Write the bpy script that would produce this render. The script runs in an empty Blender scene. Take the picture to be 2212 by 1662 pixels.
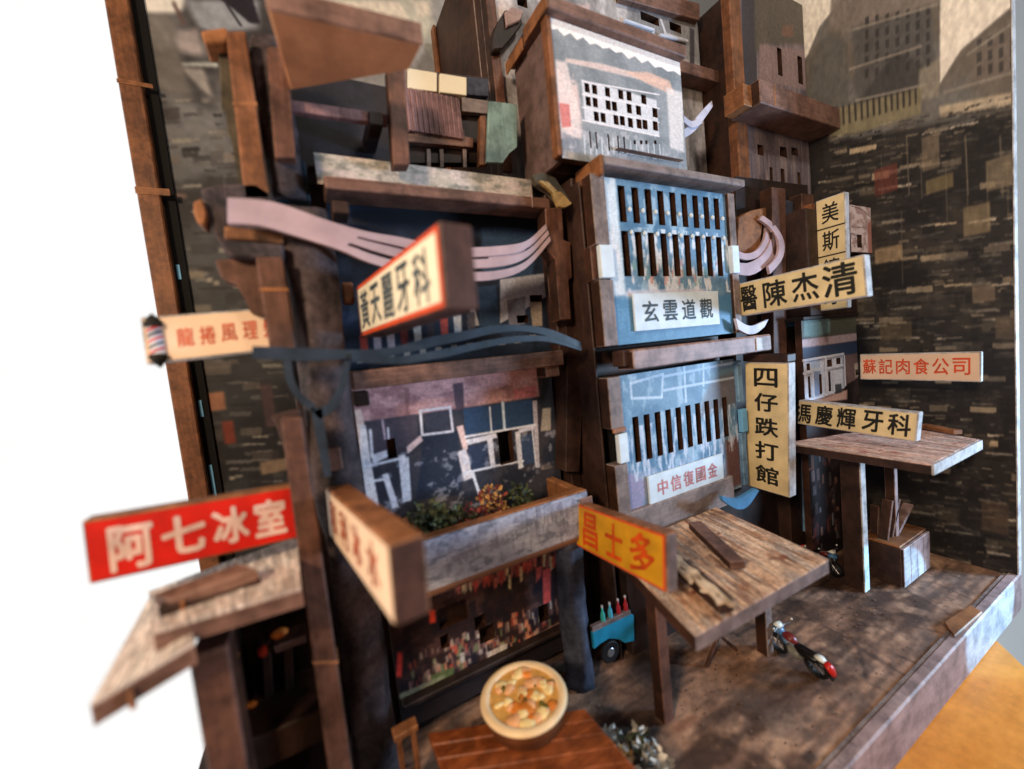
import bpy, bmesh, math, random
import numpy as np
from mathutils import Vector, Matrix
random.seed(7); RNG = np.random.RandomState(7)
sc = bpy.context.scene
COL = sc.collection

# ------------------------------------------------------------------ camera
F = 845.0; CX, CY = 1106.0, 831.0            # photograph measured on a 2212 x 1662 grid
_X = np.array([1673., -236., 845.]); _X /= np.linalg.norm(_X)
_D = np.array([1244., 11170., 845.]); _D -= _D.dot(_X) * _X; _D /= np.linalg.norm(_D)
_Y = np.cross(_X, _D); _Y = _Y if _Y[2] > 0 else -_Y
R = np.array([_X, _Y, -_D])                  # camera (right, down, forward) -> world
CAMPOS = Vector((0, 0, 1.0))
cam = bpy.data.cameras.new('camera'); camo = bpy.data.objects.new('camera', cam); COL.objects.link(camo)
cam.sensor_width = 36; cam.lens = 36 * F / 2212; cam.clip_start = 0.01; cam.clip_end = 200
rc, dc, fc = R[:, 0], R[:, 1], R[:, 2]
camo.matrix_world = Matrix(((rc[0], -dc[0], -fc[0], 0), (rc[1], -dc[1], -fc[1], 0), (rc[2], -dc[2], -fc[2], 1.0), (0, 0, 0, 1)))
sc.camera = camo
cam.dof.use_dof = True; cam.dof.focus_distance = 1.55; cam.dof.aperture_fstop = 0.78

# ------------------------------------------------------------------ light
wd = bpy.data.worlds.new('World'); sc.world = wd; wd.use_nodes = True
bg = wd.node_tree.nodes['Background']; bg.inputs[0].default_value = (1.0, 0.995, 0.985, 1); bg.inputs[1].default_value = 0.60
sc.view_settings.view_transform = 'Standard'; sc.view_settings.look = 'None'
sc.view_settings.exposure = 0.76; sc.view_settings.gamma = 1.0

def area(name, loc, target, size, energy, col):
    l = bpy.data.lights.new(name, 'AREA'); l.shape = 'DISK'; l.size = size; l.energy = energy; l.color = col
    o = bpy.data.objects.new(name, l); COL.objects.link(o); o.location = loc
    o.rotation_euler = (Vector(target) - Vector(loc)).to_track_quat('-Z', 'Y').to_euler()
    return o
area('cool_window_light', (3.3, -0.75, 0.75), (1.3, 0.9, 0.6), 0.5, 62, (0.48, 0.72, 1.0))
area('warm_room_light', (-1.5, -0.6, 2.0), (0.8, 0.9, 0.7), 0.4, 37, (1.0, 0.75, 0.50))
area('overhead_fill', (1.3, -0.9, 3.4), (1.5, 0.9, 1.2), 0.4, 17, (1.0, 0.92, 0.80))  # added fill from above, brightens the right backdrop and the tops
sp = bpy.data.lights.new('edge_glare_spot', 'SPOT'); sp.energy = 300; sp.color = (0.22, 0.62, 1.0); sp.spot_size = math.radians(13); sp.spot_blend = 0.12; sp.shadow_soft_size = 0.01  # added cool spot, makes the pale glare on the base edge
spo = bpy.data.objects.new('edge_glare_spot', sp); COL.objects.link(spo); spo.location = (2.95, -0.9, 0.06)
spo.rotation_euler = (Vector((1.92, 0.424, -0.03)) - Vector(spo.location)).to_track_quat('-Z', 'Y').to_euler()

# ------------------------------------------------------------------ projection helpers
def ray(x, y): return R @ np.array([x - CX, y - CY, F])
def at(x, y, Y): r = ray(x, y); p = r * (Y / r[1]); return Vector((p[0], p[1], p[2] + 1))
def atX(x, y, X): r = ray(x, y); p = r * (X / r[0]); return Vector((p[0], p[1], p[2] + 1))
def atZ(x, y, Z): r = ray(x, y); p = r * ((Z - 1) / r[2]); return Vector((p[0], p[1], p[2] + 1))
def rY(x0, y0, x1, y1, Y):
    a, b = at(x0, y0, Y), at(x1, y1, Y)
    return min(a.x, b.x), max(a.x, b.x), min(a.z, b.z), max(a.z, b.z)

# ------------------------------------------------------------------ materials
MATS = {}
def srgb(c): return tuple(((v / 12.92) if v <= 0.04045 else ((v + 0.055) / 1.055) ** 2.4) for v in c)
def rgb(r, g, b): return srgb((r / 255, g / 255, b / 255))
def newmat(name, rough=0.6, spec=0.35):
    m = bpy.data.materials.new(name); m.use_nodes = True
    b = m.node_tree.nodes['Principled BSDF']
    b.inputs['Roughness'].default_value = rough; b.inputs['Specular IOR Level'].default_value = spec
    MATS[name] = m
    return m, m.node_tree.nodes, m.node_tree.links, b
def wood(name, dark, light, grain=(3, 3, 40), scale=1.0, rough=0.55, bump=0.25, blot=0.5, spec=0.3, seed=0.0, wear=0.4):
    """laser cut ply: fine stretched grain, blotchy printed stain, small relief"""
    m, N, L, b = newmat(name, rough, spec)
    tc = N.new('ShaderNodeTexCoord'); mp = N.new('ShaderNodeMapping'); mp.inputs['Scale'].default_value = [g * scale for g in grain]
    mp.inputs['Location'].default_value = (seed, seed * 1.7, seed * 0.6)
    L.new(tc.outputs['Object'], mp.inputs['Vector'])
    n1 = N.new('ShaderNodeTexNoise'); n1.inputs['Scale'].default_value = 3; n1.inputs['Detail'].default_value = 8; n1.inputs['Roughness'].default_value = 0.65
    L.new(mp.outputs['Vector'], n1.inputs['Vector'])
    n2 = N.new('ShaderNodeTexNoise'); n2.inputs['Scale'].default_value = 7 * scale; n2.inputs['Detail'].default_value = 6
    L.new(tc.outputs['Object'], n2.inputs['Vector'])
    n3 = N.new('ShaderNodeTexNoise'); n3.inputs['Scale'].default_value = 70 * scale; n3.inputs['Detail'].default_value = 3
    L.new(tc.outputs['Object'], n3.inputs['Vector'])
    mx = N.new('ShaderNodeMix'); mx.data_type = 'FLOAT'; mx.inputs['Factor'].default_value = blot
    L.new(n1.outputs['Fac'], mx.inputs['A']); L.new(n2.outputs['Fac'], mx.inputs['B'])
    mx2 = N.new('ShaderNodeMix'); mx2.data_type = 'FLOAT'; mx2.inputs['Factor'].default_value = 0.18
    L.new(mx.outputs['Result'], mx2.inputs['A']); L.new(n3.outputs['Fac'], mx2.inputs['B'])
    cr = N.new('ShaderNodeValToRGB'); cr.color_ramp.elements[0].position = 0.34; cr.color_ramp.elements[1].position = 0.66
    cr.color_ramp.elements[0].color = (*rgb(*dark), 1); cr.color_ramp.elements[1].color = (*rgb(*light), 1)
    L.new(mx2.outputs['Result'], cr.inputs['Fac'])
    n4 = N.new('ShaderNodeTexNoise'); n4.inputs['Scale'].default_value = 16 * scale; n4.inputs['Detail'].default_value = 9; n4.inputs['Roughness'].default_value = 0.7
    L.new(tc.outputs['Object'], n4.inputs['Vector'])
    mr = N.new('ShaderNodeMapRange'); mr.inputs['From Min'].default_value = 0.40; mr.inputs['From Max'].default_value = 0.56; mr.inputs['To Min'].default_value = 1 - wear; mr.inputs['To Max'].default_value = 1.08
    L.new(n4.outputs['Fac'], mr.inputs['Value'])
    mw = N.new('ShaderNodeMix'); mw.data_type = 'RGBA'; mw.blend_type = 'MULTIPLY'; mw.inputs['Factor'].default_value = 1
    L.new(cr.outputs['Color'], mw.inputs['A']); L.new(mr.outputs['Result'], mw.inputs['B']); 
    bv = N.new('ShaderNodeBevel'); bv.samples = 4; bv.inputs['Radius'].default_value = 0.0045
    ge = N.new('ShaderNodeNewGeometry'); dt = N.new('ShaderNodeVectorMath'); dt.operation = 'DOT_PRODUCT'
    L.new(bv.outputs['Normal'], dt.inputs[0]); L.new(ge.outputs['Normal'], dt.inputs[1])
    em = N.new('ShaderNodeMapRange'); em.inputs['From Min'].default_value = 0.99; em.inputs['From Max'].default_value = 0.86; em.inputs['To Min'].default_value = 0.0; em.inputs['To Max'].default_value = 1.0
    L.new(dt.outputs['Value'], em.inputs['Value'])
    en = N.new('ShaderNodeMapRange'); en.inputs['From Min'].default_value = 0.42; en.inputs['From Max'].default_value = 0.6; en.inputs['To Min'].default_value = 0.0; en.inputs['To Max'].default_value = 0.75
    L.new(n4.outputs['Fac'], en.inputs['Value'])
    mm = N.new('ShaderNodeMath'); mm.operation = 'MULTIPLY'; L.new(em.outputs['Result'], mm.inputs[0]); L.new(en.outputs['Result'], mm.inputs[1])
    ec = N.new('ShaderNodeMix'); ec.data_type = 'RGBA'; L.new(mm.outputs['Value'], ec.inputs['Factor']); L.new(mw.outputs['Result'], ec.inputs['A'])
    lc = rgb(*light); ec.inputs['B'].default_value = (*[min(0.8, v * 1.7 + 0.03) for v in lc], 1)
    L.new(ec.outputs['Result'], b.inputs['Base Color'])
    bp = N.new('ShaderNodeBump'); bp.inputs['Strength'].default_value = bump; bp.inputs['Distance'].default_value = 0.004
    L.new(mx2.outputs['Result'], bp.inputs['Height']); L.new(bp.outputs['Normal'], b.inputs['Normal'])
    return m
def plain(name, c, rough=0.6, var=0.12, spec=0.35, metal=0.0, nscale=25):
    m, N, L, b = newmat(name, rough, spec); b.inputs['Metallic'].default_value = metal
    tc = N.new('ShaderNodeTexCoord'); n = N.new('ShaderNodeTexNoise'); n.inputs['Scale'].default_value = nscale; n.inputs['Detail'].default_value = 6
    L.new(tc.outputs['Object'], n.inputs['Vector'])
    cr = N.new('ShaderNodeValToRGB'); lin = rgb(*c)
    cr.color_ramp.elements[0].position = 0.3; cr.color_ramp.elements[1].position = 0.7
    cr.color_ramp.elements[0].color = (*[v * (1 - 2.2 * var) for v in lin], 1); cr.color_ramp.elements[1].color = (*[min(1, v * (1 + var)) for v in lin], 1)
    L.new(n.outputs['Fac'], cr.inputs['Fac']); L.new(cr.outputs['Color'], b.inputs['Base Color'])
    return m
def printed(name, img, rough=0.62, bump=0.15, spec=0.3, var=0.10):
    """flat print on board: picture made by the painter below, plus board grain relief"""
    m, N, L, b = newmat(name, rough, spec)
    t = N.new('ShaderNodeTexImage'); t.image = img; t.extension = 'EXTEND'
    uv = N.new('ShaderNodeUVMap'); L.new(uv.outputs['UV'], t.inputs['Vector'])
    tc = N.new('ShaderNodeTexCoord'); n = N.new('ShaderNodeTexNoise'); n.inputs['Scale'].default_value = 90; n.inputs['Detail'].default_value = 5
    L.new(tc.outputs['Object'], n.inputs['Vector'])
    mr = N.new('ShaderNodeMapRange'); mr.inputs['To Min'].default_value = 1 - var; mr.inputs['To Max'].default_value = 1 + var
    L.new(n.outputs['Fac'], mr.inputs['Value'])
    mx = N.new('ShaderNodeMix'); mx.data_type = 'RGBA'; mx.blend_type = 'MULTIPLY'; mx.inputs['Factor'].default_value = 1
    L.new(t.outputs['Color'], mx.inputs['A']); L.new(mr.outputs['Result'], mx.inputs['B'])
    L.new(mx.outputs['Result'], b.inputs['Base Color'])
    bp = N.new('ShaderNodeBump'); bp.inputs['Strength'].default_value = bump; bp.inputs['Distance'].default_value = 0.003
    L.new(n.outputs['Fac'], bp.inputs['Height']); L.new(bp.outputs['Normal'], b.inputs['Normal'])
    return m

# ------------------------------------------------------------------ painter for flat prints
def vnoise(w, h, fx, fy, octv=4, seed=0, gain=0.55):
    r = np.random.RandomState(seed); out = np.zeros((h, w)); amp = 1; tot = 0
    for o in range(octv):
        gx, gy = max(2, int(fx * 2 ** o) + 2), max(2, int(fy * 2 ** o) + 2)
        g = r.rand(gy, gx)
        xs = np.linspace(0, gx - 1.001, w); ys = np.linspace(0, gy - 1.001, h)
        xi = xs.astype(int); yi = ys.astype(int); xf = xs - xi; yf = ys - yi
        xf = xf * xf * (3 - 2 * xf); yf = (yf * yf * (3 - 2 * yf))[:, None]
        v = (g[yi][:, xi] * (1 - xf) + g[yi][:, xi + 1] * xf) * (1 - yf) + (g[yi + 1][:, xi] * (1 - xf) + g[yi + 1][:, xi + 1] * xf) * yf
        out += v * amp; tot += amp; amp *= gain
    return out / tot
def blur(a, k):
    for ax in (0, 1):
        p = np.pad(a, [(k, k) if i == ax else (0, 0) for i in range(a.ndim)], mode='edge')
        a = sum(np.take(p, range(i, i + a.shape[ax]), axis=ax) for i in range(2 * k + 1)) / (2 * k + 1)
    return a
class Paint:
    def __init__(s, w, h, uvf, base):
        s.w, s.h, s.uvf = w, h, uvf
        s.a = np.ones((h, w, 3)) * np.array(base) / 255.0
        s.yy, s.xx = np.mgrid[0:h, 0:w]; s.xx = (s.xx + 0.5) / w; s.yy = (s.yy + 0.5) / h
    def put(s, mask, col, alpha=1.0):
        m = (mask * alpha)[..., None]; s.a = s.a * (1 - m) + np.array(col) / 255.0 * m
    def stain(s, fx, fy, col, alpha=1.0, lo=0.5, hi=0.7, seed=0, octv=4, mask=None):
        n = np.clip((vnoise(s.w, s.h, fx, fy, octv, seed) - lo) / (hi - lo), 0, 1)
        s.put(n if mask is None else n * mask, col, alpha)
    def grain(s, fx, fy, amt=0.2, seed=0, octv=4):
        s.a = s.a * (1 + amt * 2 * (vnoise(s.w, s.h, fx, fy, octv, seed)[..., None] - 0.5))
    def inside(s, uv, win=None):
        j0, j1, i0, i1 = win or (0, s.h, 0, s.w)
        xx, yy = s.xx[j0:j1, i0:i1], s.yy[j0:j1, i0:i1]
        m = np.zeros(xx.shape, bool); n = len(uv)
        for i in range(n):
            (x0, y0), (x1, y1) = uv[i], uv[(i + 1) % n]
            if abs(y1 - y0) < 1e-9: continue
            m ^= ((y0 > yy) != (y1 > yy)) & (xx < (x1 - x0) * (yy - y0) / (y1 - y0) + x0)
        return m.astype(float)
    def poly(s, pts, col, alpha=1.0, soft=0, uv=False):
        q = pts if uv else [s.uvf(*p) for p in pts]; us = [p[0] for p in q]; vs = [p[1] for p in q]; k = 2 * soft + 2
        i0, i1 = max(0, int(min(us) * s.w) - k), min(s.w, int(max(us) * s.w) + k); j0, j1 = max(0, int(min(vs) * s.h) - k), min(s.h, int(max(vs) * s.h) + k)
        if i1 <= i0 or j1 <= j0: return
        m = s.inside(q, (j0, j1, i0, i1))
        if soft: m = blur(m, soft)
        m = (m * alpha)[..., None]; s.a[j0:j1, i0:i1] = s.a[j0:j1, i0:i1] * (1 - m) + np.array(col) / 255.0 * m
    def ledges(s, x0, x1, ys, slope, cols, seed, ln=(8, 42), th=(2, 6), fill=0.5, al=(0.4, 0.95)):
        """rows of printed ledges, sills and dark openings, drawn in picture perspective"""
        r = np.random.RandomState(seed)
        for y in ys:
            x = x0 + r.uniform(-20, 10)
            while x < x1:
                L = r.uniform(*ln)
                if r.rand() < fill:
                    t = r.uniform(*th); k = slope(y); ya = y + (x - x0) * k + r.uniform(-4, 4); b = r.uniform(-2, 2)
                    s.poly([(x, ya), (x + L, ya + L * k + b), (x + L, ya + L * k + t), (x, ya + t)], cols[r.randint(len(cols))], r.uniform(*al))
                x += L * r.uniform(0.7, 1.3)
    def rect(s, x0, y0, x1, y1, col, alpha=1.0, soft=0):
        (u0, v0), (u1, v1) = s.uvf(x0, y0), s.uvf(x1, y1)
        return s.poly([(u0, v0), (u1, v0), (u1, v1), (u0, v1)], col, alpha, soft, True)
    def line(s, x0, y0, x1, y1, wd, col, alpha=1.0):
        (u0, v0), (u1, v1) = s.uvf(x0, y0), s.uvf(x1, y1)
        ax, ay, bx, by = u0 * s.w, v0 * s.h, u1 * s.w, v1 * s.h
        px, py = s.xx * s.w, s.yy * s.h; dx, dy = bx - ax, by - ay; l2 = dx * dx + dy * dy + 1e-9
        t = np.clip(((px - ax) * dx + (py - ay) * dy) / l2, 0, 1)
        d = np.hypot(px - ax - t * dx, py - ay - t * dy)
        s.put(np.clip(wd - d + 0.5, 0, 1), col, alpha)
    def bits(s, n, u, v, su, sv, cols, seed=0, alpha=(0.5, 1), skew=0.0):
        r = np.random.RandomState(seed)
        for i in range(n):
            a, b = r.uniform(*u), r.uniform(*v); w, h = r.uniform(*su), r.uniform(*sv); c = cols[r.randint(len(cols))]
            i0, i1 = int(max(0, (a - w / 2) * s.w)), int(min(s.w, (a + w / 2) * s.w + 1)); j0, j1 = int(max(0, (b - h / 2) * s.h)), int(min(s.h, (b + h / 2) * s.h + 1))
            if i1 <= i0 or j1 <= j0: continue
            al = r.uniform(*alpha)
            if skew:
                for ii in range(i0, i1):
                    o = int(skew * (ii - i0) * s.h / s.w)
                    q0, q1 = max(0, j0 + o), min(s.h, max(j0 + o, j1 + o))
                    s.a[q0:q1, ii] = s.a[q0:q1, ii] * (1 - al) + np.array(c) / 255 * al
            else: s.a[j0:j1, i0:i1] = s.a[j0:j1, i0:i1] * (1 - al) + np.array(c) / 255 * al
    def image(s, name, k=1):
        a = np.clip(blur(s.a, k) if k else s.a, 0, 1)
        im = bpy.data.images.new(name, s.w, s.h)
        px = np.ones((s.h, s.w, 4), np.float32); px[..., :3] = a
        im.pixels.foreach_set(px.ravel()); im.update(); im.pack()
        return im
def uvY(X0, X1, Z0, Z1, Y):
    def f(x, y): p = at(x, y, Y); return (p.x - X0) / (X1 - X0), (p.z - Z0) / (Z1 - Z0)
    return f

# ------------------------------------------------------------------ object helpers
LOC = {}
def thing(name, label, cat, loc=(0, 0, 0), group=None):
    o = bpy.data.objects.new(name, None); o.empty_display_size = 0.02; COL.objects.link(o); o.location = loc
    o['label'] = label; o['category'] = cat
    if group: o['group'] = group
    LOC[o.name] = Vector(loc); return o
BURN = {'brown_wood', 'brown_wood_v', 'grey_wood', 'grey_wood_v', 'mauve_wood', 'end_grey', 'red_wood_v'}
def obj(name, bm, mat, parent=None, label=None, kind=None, smooth=False, sides=False):
    me = bpy.data.meshes.new(name)
    off = LOC.get(parent.name, Vector((0, 0, 0))) if parent else Vector((0, 0, 0))
    bmesh.ops.recalc_face_normals(bm, faces=bm.faces)
    if off.length: bmesh.ops.translate(bm, vec=-off, verts=bm.verts)
    bm.to_mesh(me); bm.free(); me.materials.append(mat if not isinstance(mat, str) else MATS[mat])
    if smooth:
        for p in me.polygons: p.use_smooth = True
    if me.materials[0].name in BURN and not smooth:      # laser-cut side edges are scorched
        me.materials.append(MATS['burnt_edge'])
        for p in me.polygons:
            if abs(p.normal.x) > 0.86: p.material_index = 1
    elif sides:
        me.materials.append(MATS['burnt_edge'])
        for p in me.polygons:
            if abs(p.normal.y) < 0.5: p.material_index = 1
    o = bpy.data.objects.new(name, me); COL.objects.link(o)
    if parent: o.parent = parent; LOC[o.name] = off
    else: LOC[o.name] = off
    if label: o['label'] = label
    if kind: o['kind'] = kind
    return o
def tag(o, label, cat, group=None):
    o['label'] = label; o['category'] = cat
    if group: o['group'] = group
    return o
NB = bmesh.new
def box(bm, x0, x1, y0, y1, z0, z1, bev=0.003):
    vs = [bm.verts.new(p) for p in ((x0, y0, z0), (x1, y0, z0), (x1, y1, z0), (x0, y1, z0), (x0, y0, z1), (x1, y0, z1), (x1, y1, z1), (x0, y1, z1))]
    fs = [bm.faces.new([vs[i] for i in q]) for q in ((0, 1, 5, 4), (1, 2, 6, 5), (2, 3, 7, 6), (3, 0, 4, 7), (4, 5, 6, 7), (3, 2, 1, 0))]
    if bev:
        bev = min(bev, 0.3 * min(abs(x1 - x0), abs(y1 - y0), abs(z1 - z0)))
        bmesh.ops.bevel(bm, geom=list({e for f in fs for e in f.edges}), offset=bev, segments=1, affect='EDGES')
    return bm
def prism(bm, pts, off, bev=0.0):
    off = Vector(off); a = [bm.verts.new(p) for p in pts]; b = [bm.verts.new(Vector(p) + off) for p in pts]; n = len(pts)
    fs = [bm.faces.new(a), bm.faces.new(b[::-1])] + [bm.faces.new((a[i], b[i], b[(i + 1) % n], a[(i + 1) % n])) for i in range(n)]
    if bev: bmesh.ops.bevel(bm, geom=list({e for f in fs for e in f.edges}), offset=bev, segments=1, affect='EDGES')
    return bm
def tube(bm, pts, r, seg=8, r1=None):
    pts = [Vector(p) for p in pts]; rings = []; n = len(pts)
    for i, p in enumerate(pts):
        t = (pts[min(i + 1, n - 1)] - pts[max(i - 1, 0)]).normalized()
        a = t.orthogonal().normalized(); a = Vector((0, 0, 1)).cross(t).normalized() if abs(t.z) < 0.9 else Vector((1, 0, 0)).cross(t).normalized(); b = t.cross(a)
        rr = r if r1 is None else r + (r1 - r) * i / max(1, n - 1)
        rings.append([bm.verts.new(p + a * rr * math.cos(k * 2 * math.pi / seg) + b * rr * math.sin(k * 2 * math.pi / seg)) for k in range(seg)])
    for i in range(n - 1):
        for k in range(seg): bm.faces.new((rings[i][k], rings[i][(k + 1) % seg], rings[i + 1][(k + 1) % seg], rings[i + 1][k]))
    bm.faces.new(rings[0][::-1]); bm.faces.new(rings[-1]); return bm
def lathe(bm, prof, c, seg=32, axis='Z'):
    rings = []
    for r, z in prof:
        ring = []
        for k in range(seg):
            a = k * 2 * math.pi / seg; d = Vector((r * math.cos(a), r * math.sin(a), z))
            if axis == 'Y': d = Vector((d.x, d.z, d.y))
            if axis == 'X': d = Vector((d.z, d.x, d.y))
            ring.append(bm.verts.new(Vector(c) + d))
        rings.append(ring)
    for i in range(len(rings) - 1):
        for k in range(seg): bm.faces.new((rings[i][k], rings[i][(k + 1) % seg], rings[i + 1][(k + 1) % seg], rings[i + 1][k]))
    bm.faces.new(rings[0][::-1]); bm.faces.new(rings[-1]); return bm
def blob(bm, c, r, seed=0, rough=0.15, sub=2):
    ret = bmesh.ops.create_icosphere(bm, subdivisions=sub, radius=1.0); rr = random.Random(seed)
    ph = [rr.uniform(0, 6) for _ in range(3)]
    for v in ret['verts']:
        k = 1 + rough * (math.sin(3 * v.co.x + ph[0]) * math.cos(2.5 * v.co.y + ph[1]) + 0.5 * math.sin(5 * v.co.z + ph[2]))
        v.co = Vector(c) + Vector((v.co.x * r[0] * k, v.co.y * r[1] * k, v.co.z * r[2] * k))
    return bm
def uvmap(bm, fn):
    l = bm.loops.layers.uv.verify()
    for f in bm.faces:
        for lp in f.loops: lp[l].uv = fn(lp.vert.co)
    return bm
def uvXZ(X0, X1, Z0, Z1): return lambda c: ((c.x - X0) / (X1 - X0), (c.z - Z0) / (Z1 - Z0))
def bpx(parent, name, mat, x0, y0, x1, y1, Y, d, bev=0.003, label=None):
    X0, X1, Z0, Z1 = rY(x0, y0, x1, y1, Y)
    return obj(name, box(NB(), X0, X1, Y, Y + d, Z0, Z1, bev), mat, parent, label)
def bw(parent, name, mat, X0, X1, Y0, Y1, Z0, Z1, bev=0.003, label=None):
    return obj(name, box(NB(), X0, X1, Y0, Y1, Z0, Z1, bev), mat, parent, label)
def panel(parent, name, mat, ext, Y, d, holes=(), label=None, jag=None):
    """board facing -Y with rectangular cut-outs; ext and holes are (X0, X1, Z0, Z1)"""
    X0, X1, Z0, Z1 = ext
    xs = sorted({X0, X1, *[h[0] for h in holes], *[h[1] for h in holes]}); zs = sorted({Z0, Z1, *[h[2] for h in holes], *[h[3] for h in holes]})
    xs = [x for x in xs if X0 - 1e-6 <= x <= X1 + 1e-6]; zs = [z for z in zs if Z0 - 1e-6 <= z <= Z1 + 1e-6]
    nx, nz = len(xs) - 1, len(zs) - 1
    solid = np.ones((nx, nz), bool)
    for i in range(nx):
        for j in range(nz):
            cx, cz = (xs[i] + xs[i + 1]) / 2, (zs[j] + zs[j + 1]) / 2
            if any(h[0] < cx < h[1] and h[2] < cz < h[3] for h in holes): solid[i, j] = False
    bm = NB(); V = {}
    def v(i, j, k):
        if (i, j, k) not in V: V[(i, j, k)] = bm.verts.new((xs[i], Y + k * d, zs[j]))
        return V[(i, j, k)]
    S = lambda i, j: 0 <= i < nx and 0 <= j < nz and solid[i, j]
    for i in range(nx):
        for j in range(nz):
            if not solid[i, j]: continue
            bm.faces.new((v(i, j, 0), v(i + 1, j, 0), v(i + 1, j + 1, 0), v(i, j + 1, 0)))
            bm.faces.new((v(i, j + 1, 1), v(i + 1, j + 1, 1), v(i + 1, j, 1), v(i, j, 1)))
            if not S(i - 1, j): bm.faces.new((v(i, j, 0), v(i, j + 1, 0), v(i, j + 1, 1), v(i, j, 1)))
            if not S(i + 1, j): bm.faces.new((v(i + 1, j, 1), v(i + 1, j + 1, 1), v(i + 1, j + 1, 0), v(i + 1, j, 0)))
            if not S(i, j - 1): bm.faces.new((v(i, j, 1), v(i + 1, j, 1), v(i + 1, j, 0), v(i, j, 0)))
            if not S(i, j + 1): bm.faces.new((v(i, j + 1, 0), v(i + 1, j + 1, 0), v(i + 1, j + 1, 1), v(i, j + 1, 1)))
    uvmap(bm, uvXZ(*ext))
    return obj(name, bm, mat, parent, label, sides=True)

# lettering --------------------------------------------------------------
def glyph(ch, bold=0.0):
    cu = bpy.data.curves.new('glyph', 'FONT'); cu.body = ch; cu.size = 1; cu.offset = bold; cu.resolution_u = 2
    o = bpy.data.objects.new('glyph', cu); COL.objects.link(o)
    dg = bpy.context.evaluated_depsgraph_get(); dg.update()
    me = bpy.data.meshes.new_from_object(o.evaluated_get(dg)); bpy.data.objects.remove(o)
    vs = np.array([v.co[:2] for v in me.vertices]) if len(me.vertices) else np.zeros((0, 2)); fs = [tuple(p.vertices) for p in me.polygons]
    bpy.data.meshes.remove(me); bpy.data.curves.remove(cu)
    return vs, fs
def lettering(parent, name, mat, cells, bold=0.012):
    """cells: (char, origin, u, v) - the glyph's em square is laid on origin + a*u + b*v; overprinted slightly shifted for a heavy brush"""
    for ch, o, u, v in cells:
        vs, fs = glyph(ch); bm = NB()
        if not len(vs): continue
        n = u.cross(v).normalized()
        lo, hi = vs.min(0), vs.max(0); asp = (hi - lo) / max((hi - lo).max(), 1e-6)
        k = 0.5 + ((vs - lo) / np.maximum(hi - lo, 1e-6) - 0.5) * np.minimum(1.0, asp * 1.06)
        for j, (dx, dy) in enumerate(((0, 0), (1, .4), (-1, -.4), (.3, 1), (-.3, -1), (.8, -.7), (-.8, .7))):
            bv = [bm.verts.new(o + u * float(a + dx * bold * 1.3) + v * float(b + dy * bold * 1.3) + n * 0.00006 * j) for a, b in k]
            for f in fs: bm.faces.new([bv[i] for i in f])
        obj(name, bm, mat, parent)

# ------------------------------------------------------------------ palette
wood('brown_wood', (80, 54, 46), (142, 106, 92), seed=1)
wood('brown_wood_v', (66, 42, 34), (124, 84, 68), grain=(40, 40, 3), seed=2)
wood('orange_wood', (106, 64, 38), (164, 108, 68), seed=3)
wood('orange_wood_v', (88, 54, 35), (148, 94, 60), grain=(40, 40, 3), seed=4)
wood('red_wood_v', (66, 42, 34), (112, 76, 62), grain=(40, 40, 3), seed=5)
wood('burnt_edge', (30, 19, 15), (76, 46, 32), grain=(10, 10, 10), seed=25)
wood('sign_brown', (58, 38, 34), (88, 60, 52), grain=(30, 30, 4), seed=26)
wood('dark_wood', (26, 18, 17), (54, 38, 34), grain=(20, 20, 4), seed=6)
wood('dark_brown', (34, 21, 18), (70, 47, 39), grain=(10, 10, 5), seed=7)
wood('pale_ply', (168, 160, 158), (206, 200, 198), grain=(30, 30, 5), blot=0.4, seed=8)
wood('grey_wood', (112, 96, 92), (150, 134, 130), seed=9)
wood('grey_wood_v', (104, 86, 80), (150, 132, 126), grain=(40, 40, 3), seed=10)
wood('dark_mauve', (84, 64, 60), (122, 98, 92), grain=(8, 8, 6), seed=27)
wood('mauve_wood', (130, 104, 102), (176, 150, 146), seed=11)
wood('table_wood', (196, 118, 42), (232, 154, 66), grain=(3, 14, 3), scale=0.7, rough=0.4, bump=0.12, blot=0.55, seed=12, wear=0.12)
wood('bark', (14, 12, 13), (100, 84, 86), grain=(9, 9, 4), scale=1.8, bump=0.9, blot=0.75, rough=0.8, seed=13)
wood('bark_blue', (26, 28, 38), (84, 88, 106), grain=(9, 9, 3), scale=1.6, bump=0.5, blot=0.6, rough=0.7, seed=14)
wood('soffit_wood', (176, 112, 74), (208, 142, 100), grain=(6, 3, 3), scale=0.6, bump=0.1, seed=15, wear=0.15)
wood('plate_wood', (96, 44, 20), (160, 86, 44), grain=(4, 30, 4), scale=0.9, bump=0.3, blot=0.3, rough=0.42, seed=16)
wood('blue_board', (70, 104, 142), (126, 164, 196), grain=(20, 20, 6), blot=0.65, seed=17)
wood('teal_board', (108, 136, 134), (142, 168, 164), grain=(60, 6, 3), blot=0.3, seed=18)
wood('lilac_board', (108, 76, 78), (150, 116, 118), grain=(70, 6, 2), blot=0.15, seed=19)
wood('olive_board', (58, 52, 42), (88, 80, 66), grain=(20, 20, 5), seed=20)
wood('end_grey', (98, 82, 80), (134, 116, 112), grain=(20, 20, 5), seed=21)
wood('gold_chip', (150, 116, 66), (206, 170, 110), seed=28)
wood('night_board', (24, 22, 28), (44, 40, 50), grain=(6, 6, 6), seed=29)
wood('navy_board', (34, 46, 58), (58, 72, 84), grain=(6, 6, 6), seed=22)
plain('black_void', (14, 11, 11), 0.9, 0.1)
plain('ink', (26, 24, 18), 0.7, 0.2)
plain('ink_grey', (70, 82, 90), 0.7, 0.2)
plain('ink_red', (214, 74, 34), 0.6, 0.15)
plain('ink_pale_red', (206, 130, 134), 0.7, 0.2)
plain('ink_brick', (178, 88, 56), 0.7, 0.2)
plain('ink_orange', (206, 74, 8), 0.6, 0.2)
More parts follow.
